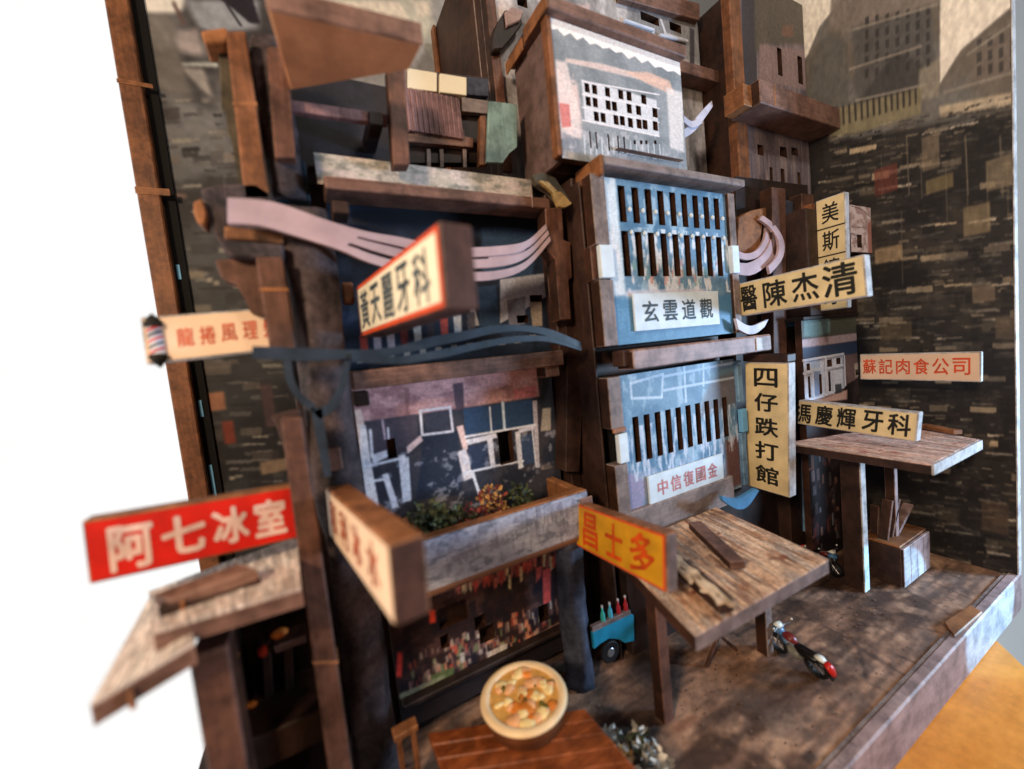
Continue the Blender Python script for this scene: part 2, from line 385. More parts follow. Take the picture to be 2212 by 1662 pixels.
plain('paint_white', (226, 190, 178), 0.6, 0.15)
plain('red_paint', (206, 26, 8), 0.5, 0.12)
plain('cream_paint', (232, 208, 158), 0.55, 0.13, nscale=13)
plain('rose_cream', (238, 206, 176), 0.55, 0.06, nscale=8)
plain('pink_cream', (226, 190, 160), 0.55, 0.07, nscale=8)
plain('ivory_paint', (238, 226, 200), 0.55, 0.06, nscale=8)
plain('yellow_paint', (216, 154, 24), 0.55, 0.2, nscale=10)
plain('orange_red_paint', (214, 80, 40), 0.55, 0.1)
plain('plate_white', (214, 226, 236), 0.55, 0.06)
plain('cable_mauve', (184, 156, 160), 0.55, 0.10, nscale=14)
plain('cable_navy', (44, 54, 66), 0.5, 0.2)
plain('cable_white', (206, 200, 214), 0.55, 0.08)
plain('cable_blue', (72, 132, 178), 0.5, 0.1)
plain('sky_blue', (110, 172, 214), 0.5, 0.08)
plain('teal_paint', (30, 130, 164), 0.4, 0.12)
plain('rubber', (22, 20, 22), 0.6, 0.15)
plain('engine_grey', (120, 116, 108), 0.4, 0.2)
plain('chrome', (170, 172, 176), 0.3, 0.05, metal=0.8)
plain('gloss_black', (20, 16, 16), 0.3, 0.1)
plain('gloss_red', (204, 40, 30), 0.3, 0.1)
plain('tank_red', (112, 34, 32), 0.35, 0.1)
plain('gloss_white', (222, 220, 210), 0.35, 0.05)
plain('gloss_blue', (70, 110, 150), 0.35, 0.1)
plain('bottle_teal', (60, 176, 166), 0.25, 0.1)
plain('bottle_blue', (80, 176, 204), 0.25, 0.1)
plain('bottle_red', (168, 44, 52), 0.25, 0.1)
plain('bottle_cap', (214, 204, 206), 0.4, 0.05)
plain('bowl_rim', (240, 206, 160), 0.4, 0.06)
plain('bowl_side', (104, 58, 32), 0.5, 0.2)
plain('soup', (226, 170, 92), 0.3, 0.15, nscale=40)
plain('food_pink', (238, 176, 124), 0.45, 0.1)
plain('food_orange', (222, 130, 50), 0.45, 0.15)
plain('food_cream', (250, 218, 152), 0.45, 0.06)
plain('food_green', (110, 96, 36), 0.5, 0.2)
plain('leaf_green', (88, 94, 60), 0.6, 0.3)
plain('leaf_dark', (58, 64, 44), 0.6, 0.3)
plain('leaf_gold', (196, 150, 92), 0.6, 0.2)
plain('leaf_red', (140, 62, 56), 0.6, 0.3)
plain('leaf_pale', (232, 222, 208), 0.6, 0.25)
plain('leaf_grey', (150, 146, 138), 0.6, 0.25)
plain('pot_white', (176, 180, 176), 0.5, 0.1)
plain('pot_blue', (84, 104, 132), 0.5, 0.15)
plain('room_beige', (118, 108, 98), 0.9, 0.03, nscale=2)
plain('room_wall', (188, 202, 216), 0.8, 0.03, nscale=2)
plain('lantern_red', (190, 62, 44), 0.5, 0.15)
plain('white_frame', (206, 208, 220), 0.55, 0.1)

# ------------------------------------------------------------------ setting
BX0, BX1, BY0, BY1 = -0.40, 2.20, 0.455, 1.70
def ground_uv(x, y): p = atZ(x, y, 0); return (p.x - BX0) / (BX1 - BX0), (p.y - BY0) / (BY1 - BY0)
P = Paint(900, 430, ground_uv, (160, 122, 98))
P.stain(10, 14, (72, 50, 38), 0.9, 0.42, 0.62, 3)
P.stain(26, 14, (196, 156, 128), 0.8, 0.54, 0.68, 5, 5)
P.stain(16, 12, (104, 88, 80), 0.6, 0.55, 0.66, 8)
P.stain(30, 40, (84, 62, 52), 0.5, 0.5, 0.66, 41)
P.stain(24, 44, (172, 132, 110), 0.45, 0.54, 0.7, 42)
P.stain(14, 70, (70, 52, 46), 0.5, 0.52, 0.66, 43)
P.bits(60, (0, 1), (0, 0.7), (0.006, 0.03), (0.006, 0.018), [(150, 96, 72), (40, 30, 28), (124, 104, 96), (160, 120, 98)], 4, (0.2, 0.7))
# irregular paving slabs: dark joints where two slab cells meet
rs = np.random.RandomState(2); sx, sy = rs.rand(300), rs.rand(300)
d1 = np.full((430, 900), 9.0); d2 = d1.copy()
for a, b in zip(sx, sy):
    d = np.hypot((P.xx - a) * 2.08, P.yy - b); d2 = np.minimum(d2, np.maximum(d, d1)); d1 = np.minimum(d1, d)
P.put(np.clip(1 - (d2 - d1) / (0.004 + 0.016 * vnoise(900, 430, 30, 20, 3, 77)), 0, 1) * np.clip(vnoise(900, 430, 14, 9, 3, 78) * 3 - 1.1, 0, 1), (38, 28, 26), 0.6)
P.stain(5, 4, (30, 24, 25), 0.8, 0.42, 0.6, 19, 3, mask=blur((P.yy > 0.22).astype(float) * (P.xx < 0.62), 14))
P.grain(160, 90, 0.22, 6)
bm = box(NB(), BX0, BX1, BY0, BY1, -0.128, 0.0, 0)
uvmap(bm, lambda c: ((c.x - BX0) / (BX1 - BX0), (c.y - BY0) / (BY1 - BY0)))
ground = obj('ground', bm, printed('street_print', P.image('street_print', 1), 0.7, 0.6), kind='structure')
tpoly = [(-0.44, 1.8, -0.13), (-0.44, -1.4, -0.13), (-0.2, -1.36, -0.13), (2.78, 1.12, -0.13), (2.4, 1.8, -0.13)]
obj('tabletop', prism(NB(), tpoly, (0, 0, -0.07)), 'table_wood', kind='structure')
obj('wall', box(NB(), 4.6, 4.7, -4, 5, -3, 4.0, 0), 'room_wall', kind='structure')
obj('wall', box(NB(), -5, 4.59, -4.1, -4.0, -3, 4.0, 0), 'room_beige', kind='structure')
obj('ceiling', box(NB(), -5, 4.7, -4.1, 3.0, 4.0, 4.1, 0), 'room_beige', kind='structure')
obj('floor', box(NB(), -5, 4.59, -3.99, 0.0, -3.1, -3.0, 0), 'room_beige', kind='structure')

fb = thing('base_frame', 'grey brown wooden edging strip along the front of the paved street', 'edging', (1.0, 0.44, 0))
bw(fb, 'front_board', 'mauve_wood', BX0 - 0.03, 2.235, 0.424, 0.453, -0.1285, 0.010, 0.004)
bw(fb, 'rail', 'grey_wood', BX0 - 0.03, 2.198, 0.454, 0.462, 0.0008, 0.006, 0.001)
a, b = atZ(2040, 1355, 0.004), atZ(2124, 1325, 0.004)
obj('corner_block', prism(NB(), [atZ(2040, 1352, 0.002), atZ(2062, 1384, 0.002), atZ(2122, 1330, 0.002), atZ(2096, 1315, 0.002)], (0, 0, 0.0135), 0.002), 'orange_wood', fb, 'bare orange wood block let into the paving')

# litter on the paving
rl = random.Random(11); bm = NB()
for i in range(420):
    x, y = rl.uniform(0.75, 2.15), rl.uniform(0.48, 0.84); a = rl.uniform(0, 6.28); r = rl.uniform(0.002, 0.007); z0 = rl.uniform(0.0008, 0.0016)
    pts = [Vector((x + r * math.cos(a + k * 2.1 + rl.uniform(-.3, .3)), y + 0.6 * r * math.sin(a + k * 2.1), z0 + rl.uniform(0, 0.003))) for k in range(3)]
    bm.faces.new([bm.verts.new(p) for p in pts])
obj('litter', bm, plain('litter', (120, 88, 72), 0.8, 0.4, nscale=60), kind='stuff')
# back and right printed backdrops -------------------------------------------------
BZ = 2.75
X0, X1 = -0.335, 2.2
f = uvY(X0, X1, 0, BZ, 1.70)
P = Paint(760, 800, f, (84, 83, 84))
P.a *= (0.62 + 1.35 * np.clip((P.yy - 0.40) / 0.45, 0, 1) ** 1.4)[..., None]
P.stain(7, 14, (24, 20, 22), 0.7, 0.45, 0.62, 1)
P.ledges(275, 620, np.arange(220, 1150, 17), lambda y: -0.04, [(136, 130, 122), (60, 57, 57), (164, 154, 138), (36, 33, 34), (30, 27, 29), (104, 100, 97), (90, 86, 84)], 2, (10, 60), (2, 11), 0.5)
P.ledges(275, 620, np.arange(240, 1150, 50), lambda y: -0.06, [(26, 22, 24), (44, 38, 38), (110, 98, 88)], 3, (14, 60), (10, 34), 0.35, (0.3, 0.7))
P.stain(5, 7, (150, 146, 146), 0.55, 0.5, 0.7, 9, mask=(P.yy > 0.72).astype(float))
P.poly([(268, -10), (280, 26), (372, 30), (392, 22), (400, -10)], (240, 234, 228), 1, 2)
P.poly([(400, 0), (430, 60), (470, 75), (560, 60), (560, 0)], (150, 154, 164), 1, 3)
P.poly([(282, 40), (372, 34), (392, 120), (420, 215), (290, 180)], (118, 112, 108), 0.8, 4)
P.poly([(392, 136), (470, 134), (472, 146), (392, 142)], (176, 178, 174), 1, 1)
P.poly([(392, 146), (440, 150), (462, 215), (430, 190)], (166, 158, 154), 0.9, 2)
P.poly([(378, 70), (430, 62), (440, 120), (386, 112)], (170, 158, 158), 0.9, 3)
P.poly([(470, -5), (545, -5), (562, 52), (540, 50), (505, 20)], (38, 32, 42), 1, 1)
P.line(490, 10, 520, 55, 1.2, (50, 46, 52)); P.poly([(375, 0), (402, 50), (394, 56), (372, 8)], (96, 76, 72), 1, 1)
P.poly([(640, 0), (930, 0), (930, 80), (640, 40)], (236, 224, 210), 1, 4)
P.stain(20, 14, (190, 190, 180), 0.7, 0.55, 0.65, 33, mask=P.inside([f(860, 0), f(940, 0), f(940, 140), f(900, 70)]))
for (x, y, w, h, c) in ((325, 328, 38, 14, (176, 164, 140)), (330, 370, 40, 20, (176, 164, 124)), (345, 415, 60, 16, (120, 96, 86)), (395, 585, 46, 16, (132, 120, 104)), (400, 660, 60, 16, (120, 110, 98)), (440, 850, 50, 34, (168, 110, 80)), (478, 912, 32, 44, (132, 52, 32)), (480, 330, 60, 22, (120, 108, 100)), (560, 830, 40, 90, (74, 52, 54)), (560, 1000, 66, 16, (140, 116, 92))):
    P.rect(x, y, x + w, y + h, c, 0.85, 1)
P.poly([(1490, -20), (1620, -20), (1620, 90), (1490, 90)], (240, 222, 178), 1, 1)
P.grain(120, 120, 0.15, 4)
bd = thing('backdrop', 'tall printed board of grey shanty buildings at the left behind the houses', 'backdrop', (0.9, 1.72, 0))
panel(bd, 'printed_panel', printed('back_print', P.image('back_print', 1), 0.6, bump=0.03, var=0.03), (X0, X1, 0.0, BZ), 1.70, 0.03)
bw(bd, 'edge_strip', 'orange_wood_v', -0.425, -0.368, 1.66, 1.73, 0, BZ, 0.004)
bw(bd, 'gap_strip', 'black_void', -0.367, -0.336, 1.69, 1.73, 0, BZ, 0)  # black strip set in to give the dark of an open gap
for (y0, y1) in ((170, 190), (400, 420)):
    a, b = at(262, y0, 1.655), at(330, y1, 1.655)
    bw(bd, 'tab', 'orange_wood', -0.427, -0.340, 1.657, 1.6595, b.z, a.z, 0.001)
for (x, y0, y1) in ((376, 572, 604), (405, 868, 905), (424, 1010, 1085)):
    a, b = at(x, y0, 1.687), at(x, y1, 1.687)
    bw(bd, 'slot', 'sky_blue', -0.362, -0.352, 1.686, 1.6885, b.z, a.z, 0.001, 'pale blue slot showing daylight')  # solid blue strips, their colour stands for daylight coming through

RW = 2.2
def fX(x, y):
    p = atX(x, y, RW); return (1.70 - p.y) / (1.70 - 0.43), p.z / BZ
P = Paint(900, 860, fX, (240, 228, 214))
P.put(np.clip((P.yy - 0.6) / 0.4, 0, 1) * 0.4, (238, 228, 212))
P.poly([(1600, 300), (1745, 120), (1770, 58), (1818, 0), (1818, -60), (2030, -60), (2030, 190), (2030, 182), (2075, 110), (2180, 20), (2260, 10), (2260, 1300), (1600, 1300)], (112, 108, 104), 1, 1)
P.stain(9, 12, (104, 94, 84), 0.8, 0.45, 0.62, 4, mask=P.inside([fX(*p) for p in [(1600, 300), (1745, 120), (1770, 58), (1818, 0), (1818, -60), (2030, -60), (2030, 190), (2030, 182), (2075, 110), (2180, 20), (2260, 10), (2260, 1300), (1600, 1300)]]) * (P.yy > 0.55))
P.poly([(1800, -60), (2030, -60), (2030, 5), (1835, 70), (1790, 70)], (128, 116, 108), 0.9, 3)
P.poly([(1840, 60), (2010, 14), (2022, 180), (1850, 220)], (84, 81, 80), 0.8, 4)
P.poly([(1750, 130), (1790, 70), (1830, 95), (1834, 235), (1750, 250)], (96, 92, 86), 0.9, 3); P.poly([(1850, 225), (1935, 110), (2024, 160), (2024, 190)], (66, 63, 62), 0.85, 2)
P.poly([(1985, 150), (2028, 128), (2028, 210), (1985, 215)], (150, 140, 124), 0.8, 2)
P.poly([(2090, 118), (2180, 40), (2260, 18), (2260, 150), (2110, 190)], (112, 100, 92), 0.8, 3)
P.poly([(2030, 230), (2260, 185), (2260, 212), (2030, 255)], (184, 166, 142), 1, 1)
P.poly([(1796, 238), (1990, 190), (1990, 245), (1850, 290), (1796, 300)], (132, 122, 96), 0.95, 1)
for i in range(14):
    x = 1806 + i * 13; P.rect(x, 232 - i * 3.2, x + 6, 272 - i * 3.6, (50, 44, 40), 0.9)
P.poly([(1745, 250), (1790, 240), (1790, 310), (2260, 225), (2260, 1300), (1745, 1300)], (30, 26, 26), 0.9, 3)
P.stain(10, 14, (66, 58, 50), 0.6, 0.5, 0.68, 12, mask=(P.yy < 0.63).astype(float))
sl_ = lambda y: -0.26 + 0.27 * (y - 230) / 590
P.ledges(1785, 2230, np.arange(330, 1330, 46), sl_, [(26, 22, 23), (58, 52, 48), (22, 19, 20), (92, 82, 70)], 3, (24, 90), (16, 44), 0.6, (0.4, 0.9))
P.ledges(1785, 2230, np.arange(310, 1330, 17), sl_, [(146, 136, 122), (102, 100, 96), (68, 67, 67), (24, 21, 22), (18, 16, 18), (40, 36, 36), (96, 88, 78)], 5, (14, 80), (1.5, 7), 0.5)
P.a = blur(P.a, 1)
P.ledges(1785, 2230, np.arange(300, 1330, 31), sl_, [(192, 178, 158), (160, 150, 136), (130, 124, 114)], 15, (16, 70), (1.5, 6), 0.4, (0.6, 1))
P.ledges(1785, 2230, np.arange(300, 1330, 9), sl_, [(140, 126, 106), (96, 90, 84), (18, 16, 17), (64, 60, 58), (24, 22, 23)], 25, (5, 26), (1.5, 5), 0.55, (0.3, 0.85))
P.stain(14, 20, (22, 19, 20), 0.7, 0.46, 0.62, 57, mask=(P.yy < 0.6).astype(float))
P.ledges(1795, 2230, np.arange(330, 1000, 60), sl_, [(186, 164, 134), (150, 134, 112), (120, 108, 94)], 9, (18, 60), (5, 16), 0.3, (0.6, 0.95))
for i in range(10):
    x = 1815 + i * 44 + RNG.uniform(-10, 10); y = RNG.uniform(320, 520); P.line(x, y, x + 3, y + RNG.uniform(60, 180), 1.2, (104, 94, 82), 0.6)
# windows and roof edges on the grey towers at the top
for i in range(7):
    for k in range(5): P.rect(1868 + i * 22, 40 + k * 28 - i * 4, 1877 + i * 22, 54 + k * 28 - i * 4, (58, 55, 54), 0.85)
for i in range(6):
    for k in range(3): P.rect(2110 + i * 24, 86 + k * 30 - i * 5, 2120 + i * 24, 102 + k * 30 - i * 5, (62, 58, 56), 0.85)
for x0, y0, x1, y1 in ((1838, 66, 2024, 10), (1848, 218, 2022, 178), (1835, 150, 1990, 100), (2090, 118, 2212, 34), (2040, 200, 2212, 150)): P.line(x0, y0, x1, y1, 1.6, (146, 136, 124), 0.8)
for (x, y, w, h, c) in ((1888, 368, 52, 42, (120, 56, 46)), (2000, 390, 60, 14, (150, 130, 90)), (1990, 300, 40, 60, (140, 122, 100)), (2130, 350, 60, 50, (150, 132, 106)), (1900, 700, 70, 34, (96, 82, 62)), (2080, 450, 60, 50, (150, 130, 98)), (1890, 540, 60, 20, (188, 158, 120)), (2100, 620, 50, 30, (140, 120, 98)), (1830, 780, 26, 24, (110, 96, 76)), (2150, 690, 50, 40, (110, 94, 78)), (2120, 1080, 60, 80, (88, 70, 56))):
    P.rect(x, y, x + w, y + h, c, 0.6, 1)
for x in (1958, 2085, 2160): P.line(x, 295, x + 6, 420, 1.5, (110, 98, 84), 0.8)
P.grain(120, 120, 0.16, 7)
bm = NB(); box(bm, RW, RW + 0.03, 0.43, 1.70, 0, BZ, 0); uvmap(bm, lambda c: ((1.70 - c.y) / 1.27, c.z / BZ))
rb = thing('backdrop', 'dark printed board of crowded walled-city blocks at the right end', 'backdrop', (2.2, 1.0, 0))
obj('printed_panel', bm, printed('right_print', P.image('right_print', 1), 0.6, bump=0.03, var=0.03), rb)
bw(rb, 'edge_strip', 'pale_ply', 2.199, 2.234, 0.4255, 0.4292, 0.0115, BZ, 0.001)

# ------------------------------------------------------------------ signs
SIGNS = 'signboards on the house fronts'
def quad_sign(label, c, t, face, edge, text=None, ink='ink', cells=None, bold=0.012, border=None, inner=None, bw_=0.09, group=SIGNS, lines=(), endmat=None):
    TL, TR, BR, BL = c
    ce = (TL + TR + BR + BL) / 4; u = ((TR - TL) + (BR - BL)) / 2; v = ((TL - BL) + (TR - BR)) / 2
    o = ce - u / 2 - v / 2; n = u.cross(v).normalized()
    root = thing('signboard', label, 'sign', o - n * t, group)
    q = lambda a, b, k=0.0: o + u * a + v * b + n * k
    bo = obj('board', prism(NB(), [q(0, 0), q(1, 0), q(1, 1), q(0, 1)], -n * t, 0.0025), edge, root)
    if endmat:
        bo.data.materials.append(MATS[endmat])
        for p in bo.data.polygons:
            if p.normal.y < -0.7: p.material_index = len(bo.data.materials) - 1
    e = 0.004
    eu, ev = e / u.length, e / v.length
    obj('face', prism(NB(), [q(eu, ev, .0008), q(1 - eu, ev, .0008), q(1 - eu, 1 - ev, .0008), q(eu, 1 - ev, .0008)], n * 0.0008), border or face, root)
    k = 0.0016
    if border:
        bu, bv = bw_ * min(u.length, v.length) / u.length, bw_ * min(u.length, v.length) / v.length
        obj('panel', prism(NB(), [q(bu, bv, k), q(1 - bu, bv, k), q(1 - bu, 1 - bv, k), q(bu, 1 - bv, k)], n * 0.0008), face, root); k += 0.0008
    if lines:
        for b in lines: obj('divider', prism(NB(), [q(0.02, b - 0.006, k), q(0.98, b - 0.006, k), q(0.98, b + 0.006, k), q(0.02, b + 0.006, k)], n * 0.0006), 'ink', root)
    if text:
        lettering(root, 'character', ink, [(ch, q(a - w / 2, b - h / 2, k + 0.0006), u * w, v * h) for ch, (a, b, w, h) in zip(text, cells)], bold)
    return root, q
def side_sign(label, px, X=None, Ys=None, **kw):
    TL, TR, BR, BL = px
    if X is not None: c = [atX(*p, X) for p in px]
    else: c = [at(*TL, Ys[0]), at(*TR, Ys[1]), at(*BR, Ys[1]), at(*BL, Ys[0])]
    return quad_sign(label, c, **kw)
def row(n, a0, a1, b=0.5, w=None, h=0.62):
    w = w or (a1 - a0) / max(1, n) * 0.9
    return [(a0 + (a1 - a0) * (i + 0.5) / n, b, w, h) for i in range(n)]
def column(n, b1, b0, w=0.6, h=None):
    h = h or (b1 - b0) / n * 0.84
    return [(0.5, b1 - (b1 - b0) * (i + 0.5) / n, w, h) for i in range(n)]

# right hand signs, all square to the fronts
side_sign('cream sign of black brush letters tilted out beside the blue barred bay', [(1586, 613), (1866, 553), (1874, 637), (1593, 688)], X=1.412, t=0.035, face='cream_paint', edge='pale_ply', text='醫陳杰清', cells=[(0.13, .5, .15, .72), (0.36, .5, .19, .72), (0.6, .52, .19, .72), (0.84, .52, .22, .8)], bold=0.016)
r_, q_ = side_sign('tall upright tan sign with five black characters beside the lower blue bay', [(1609, 783), (1703, 784), (1706, 1077), (1614, 1049)], X=1.421, t=0.042, face='cream_paint', edge='pale_ply', text='四仔跌打館', cells=column(5, 0.98, 0.04, 0.52, 0.135), bold=0.02)
obj('bracket', prism(NB(), [q_(-0.05, 1.005, -.05), q_(0.98, 1.005, -.05), q_(0.98, 1.06, -.05), q_(-0.05, 1.06, -.05)], Vector((-0.05, 0, 0)), 0.002), 'dark_brown', r_)
side_sign('long cream sign with five black characters above the right stall roof', [(1725, 871), (1985, 885), (1979, 963), (1722, 910)], X=1.710, t=0.035, face='cream_paint', edge='pale_ply', text='馮慶輝牙科', cells=[(0.06, .47, .15, .74), (0.26, .5, .155, .76), (0.46, .5, .155, .76), (0.675, .52, .16, .74), (0.875, .52, .16, .74)], bold=0.02)
side_sign('pinkish cream sign with six red characters against the dark right backdrop', [(1858, 766), (2118, 760), (2121, 826), (1857, 820)], X=2.04, t=0.02, face='pink_cream', edge='pale_ply', text='蘇記肉食公司', ink='ink_red', cells=row(6, 0.02, 0.94, 0.52, 0.125, 0.56), bold=0.012)
side_sign('upright cream sign divided into square cells beside the narrow right house', [(1762, 433), (1825, 417), (1832, 662), (1768, 676)], X=1.88, t=0.03, face='cream_paint', edge='pale_ply', text='美斯鑲牙', cells=column(4, 0.985, 0.01, 0.56, 0.17), bold=0.01, lines=(0.735, 0.49, 0.25))
# the three signs in front
side_sign('red bordered ivory sign jutting out of focus from the third storey', [(770, 628), (947, 462), (966, 682), (780, 722)], Ys=(1.05, 0.56), t=0.055, face='ivory_paint', edge='sign_brown', border='orange_red_paint', text='黃天麗牙科', ink='ink_grey', cells=row(5, 0.05, 0.93, 0.48, 0.135, 0.66), bold=0.014, bw_=0.10)
side_sign('thick pale orange sign of brown strokes at the left end of the planter', [(701, 1055), (846, 1174), (852, 1361), (717, 1155)], Ys=(0.935, 0.50), t=0.046, face='rose_cream', edge='orange_wood', endmat='sign_brown', text='和利冰水', ink='ink_brick', cells=row(4, 0.05, 0.92, 0.52, 0.13, 0.62), bold=0.02)
side_sign('yellow sign with orange characters between the planter and the stall roof', [(1240, 1086), (1437, 1150), (1443, 1287), (1238, 1174)], Ys=(0.93, 0.58), t=0.032, face='yellow_paint', edge='orange_wood', endmat='end_grey', border='orange_red_paint', text='昌士多', ink='ink_orange', cells=[(0.24, .5, .2, .72), (0.52, .5, .18, .66), (0.8, .5, .22, .72)], bold=0.02, bw_=0.07)
# the two signs on the left
quad_sign('bright red sign with white brush characters at the left corner post', [at(172, 1131, .872), at(640, 1045, .872), at(645, 1166, .872), at(196, 1259, .872)], 0.03, 'red_paint', 'orange_wood', '阿七冰室', 'paint_white', [(0.19, .47, .18, .68), (0.42, .5, .19, .6), (0.645, .5, .17, .6), (0.85, .5, .16, .62)], 0.03)
r_, q_ = quad_sign('pale barber sign with red characters and a striped pole at its end', [at(300, 686, .99), at(606, 664, .99), at(612, 754, .99), at(318, 788, .99)], 0.03, 'rose_cream', 'pale_ply', '龍捲風理髮', 'ink_red', [(0.28, .50, .115, .40), (0.435, .50, .11, .40), (0.59, .51, .115, .40), (0.75, .52, .11, .42), (0.90, .53, .10, .42)], 0.006)
bm = NB()
prof = [(0.0, -.09), (.012, -.07), (.022, -.058), (.022, -.05), (.017, -.048), (.017, .048), (.022, .05), (.022, .058), (.012, .07), (.006, .08), (.004, .09)]
pc = q_(0.085, 0.48, 0.003)
lathe(bm, [(r * 0.62 + 0.0005, z * 0.56) for r, z in prof], pc, 20)
pole = obj('barber_pole', bm, 'white_frame', r_, smooth=True)
for i, mname in enumerate(('gloss_red', 'rubber', 'gloss_red', 'rubber', 'gloss_red')):
    b2 = NB(); zz = pc.z - 0.022 + i * 0.0105
    lathe(b2, [(.0109, zz - pc.z), (.0118, zz - pc.z + .001), (.0118, zz - pc.z + .004), (.0109, zz - pc.z + .005)], pc, 20)
    for v in b2.verts: v.co.z += (v.co.x - pc.x) * 0.45
    obj('stripe', b2, mname, pole)
for s in (-1, 1):
    b2 = NB(); lathe(b2, [(.0005, .053 * s), (.008, .044 * s), (.0145, .035 * s), (.0145, .028 * s), (.0112, .026 * s)], pc, 20); obj('cap', b2, 'ink', pole)

# ------------------------------------------------------------------ left house (three storeys)
A = thing('house', 'dark three storey house at the left with planter balcony and shop front', 'house', (0.35, 1.1, 0), 'little houses of the model')
# closed dark body behind the fronts: bottom, middle, top boxes
bw(A, 'body', 'dark_brown', -0.05, 0.72, 1.165, 1.62, 0, 1.50, 0.004)
# ground floor shop front print
SX0, SX1, SZ0, SZ1 = 0.095, 0.70, 0.03, 0.47
f = uvY(SX0, SX1, SZ0, SZ1, 1.05)
P = Paint(520, 380, f, (38, 26, 26))
P.stain(9, 8, (70, 48, 46), 0.8, 0.5, 0.65, 1); P.stain(14, 10, (22, 18, 26), 0.8, 0.5, 0.62, 2)
for i in range(46):
    t = i / 45; x = 985 + t * 225; y = 1262 - t * 62 + RNG.uniform(-10, 26)
    c = [(150, 66, 58), (170, 92, 78), (120, 60, 54), (186, 168, 126), (168, 70, 60), (140, 84, 76)][RNG.randint(6)]
    P.poly([(x - 3, y - 12), (x + 5, y - 13), (x + 4, y + RNG.uniform(6, 24)), (x - 2, y + RNG.uniform(6, 26))], c, 0.85, 1)
P.poly([(926, 1316), (940, 1318), (942, 1345), (928, 1348)], (190, 60, 44), 1, 2)
P.poly([(858, 1408), (870, 1410), (868, 1465), (856, 1462)], (178, 52, 44), 1, 2)
P.poly([(1171, 1232), (1190, 1226), (1190, 1300), (1174, 1306)], (176, 66, 60), 0.9, 2)
P.poly([(1208, 1240), (1220, 1236), (1220, 1266), (1210, 1270)], (110, 180, 176), 0.9, 1)
for i in range(220):
    t = RNG.rand(); x = 880 + t * 350; y = 1484 - t * 138 - RNG.uniform(2, 70)
    c = [(120, 86, 80), (150, 60, 46), (160, 150, 140), (88, 96, 66), (140, 118, 104), (60, 44, 44), (172, 110, 84), (44, 34, 40)][RNG.randint(8)]
    w = RNG.uniform(4, 12); P.rect(x, y, x + w, y + RNG.uniform(5, 18), c, RNG.uniform(0.4, 0.9), 1)
P.poly([(930, 1460), (980, 1440), (982, 1462), (934, 1485)], (70, 84, 52), 0.9, 2)
P.poly([(862, 1500), (960, 1458), (962, 1470), (866, 1515)], (120, 122, 100), 0.8, 2)
P.poly([(1050, 1410), (1096, 1390), (1096, 1404), (1054, 1424)], (168, 158, 150), 0.9, 1)
P.poly([(1160, 1370), (1232, 1330), (1232, 1345), (1160, 1385)], (130, 96, 92), 0.8, 2)
P.poly([(1205, 1406), (1232, 1398), (1232, 1430), (1208, 1436)], (130, 44, 44), 0.8, 2)
P.poly([(860, 1520), (1240, 1352), (1240, 1460), (860, 1640)], (24, 20, 22), 0.85, 2)
P.grain(120, 90, 0.25, 3); P.a = np.clip(P.a * 1.35, 0, 1)
hol = [rY(*q, 1.05) for q in ((945, 1318, 1012, 1336), (1024, 1335, 1052, 1352), (950, 1376, 972, 1396), (1034, 1360, 1070, 1378), (1162, 1312, 1186, 1338))]
panel(A, 'shop_front', printed('shop_print', P.image('shop_print', 2), 0.6), (SX0, SX1, SZ0, SZ1), 1.05, 0.03, hol)
bw(A, 'shop_wall', 'dark_brown', 0.06, 0.70, 1.082, 1.162, 0.0, 0.50, 0.003)
p0, p1 = at(866, 1512, 1.045), at(1238, 1348, 1.045)
bw(A, 'counter', 'dark_wood', p0.x, p1.x, 1.018, 1.049, p0.z - 0.014, p0.z + 0.0, 0.003)
# first floor slab that carries the planter
p0, p1 = at(905, 1168, 0.9), at(1262, 1066, 0.9)
zt = 0.594
bw(A, 'floor_slab', 'brown_wood', 0.10, 0.66, 0.905, 1.11, 0.452, 0.464, 0.003)
f = uvY(0.165, 0.655, 0.462, zt, 0.9)
P = Paint(460, 140, f, (150, 156, 176))
P.stain(14, 10, (92, 100, 116), 0.8, 0.5, 0.66, 2); P.stain(30, 5, (120, 122, 140), 0.7, 0.5, 0.62, 3); P.stain(10, 6, (176, 180, 196), 0.6, 0.55, 0.68, 4)
P.bits(60, (0.4, 0.9), (0.2, 0.9), (0.004, 0.012), (0.1, 0.5), [(80, 86, 100), (104, 110, 126), (170, 172, 186)], 6, (0.15, 0.5)); P.poly([(0, 0), (1, 0), (1, .07), (0, .07)], (120, 84, 66), 1, 1, True)
P.grain(140, 60, 0.16, 5)
panel(A, 'planter_front', printed('planter_print', P.image('planter_print', 0), 0.6), (0.165, 0.655, 0.462, zt), 0.9, 0.028)
bw(A, 'planter_soil', 'dark_wood', 0.191, 0.631, 0.929, 1.085, 0.467, 0.534, 0.002)
bw(A, 'planter_rim', 'orange_wood', 0.166, 0.654, 0.9005, 0.9275, zt + 0.0005, zt + 0.004, 0.001)
bw(A, 'planter_side', 'orange_wood', 0.632, 0.660, 0.9285, 1.085, 0.466, zt - 0.001, 0.003)
bw(A, 'planter_side', 'orange_wood', 0.168, 0.190, 0.9285, 1.085, 0.466, zt - 0.001, 0.003)
bw(A, 'tenon', 'brown_wood', 0.628, 0.668, 0.893, 0.899, 0.545, 0.578, 0.002)
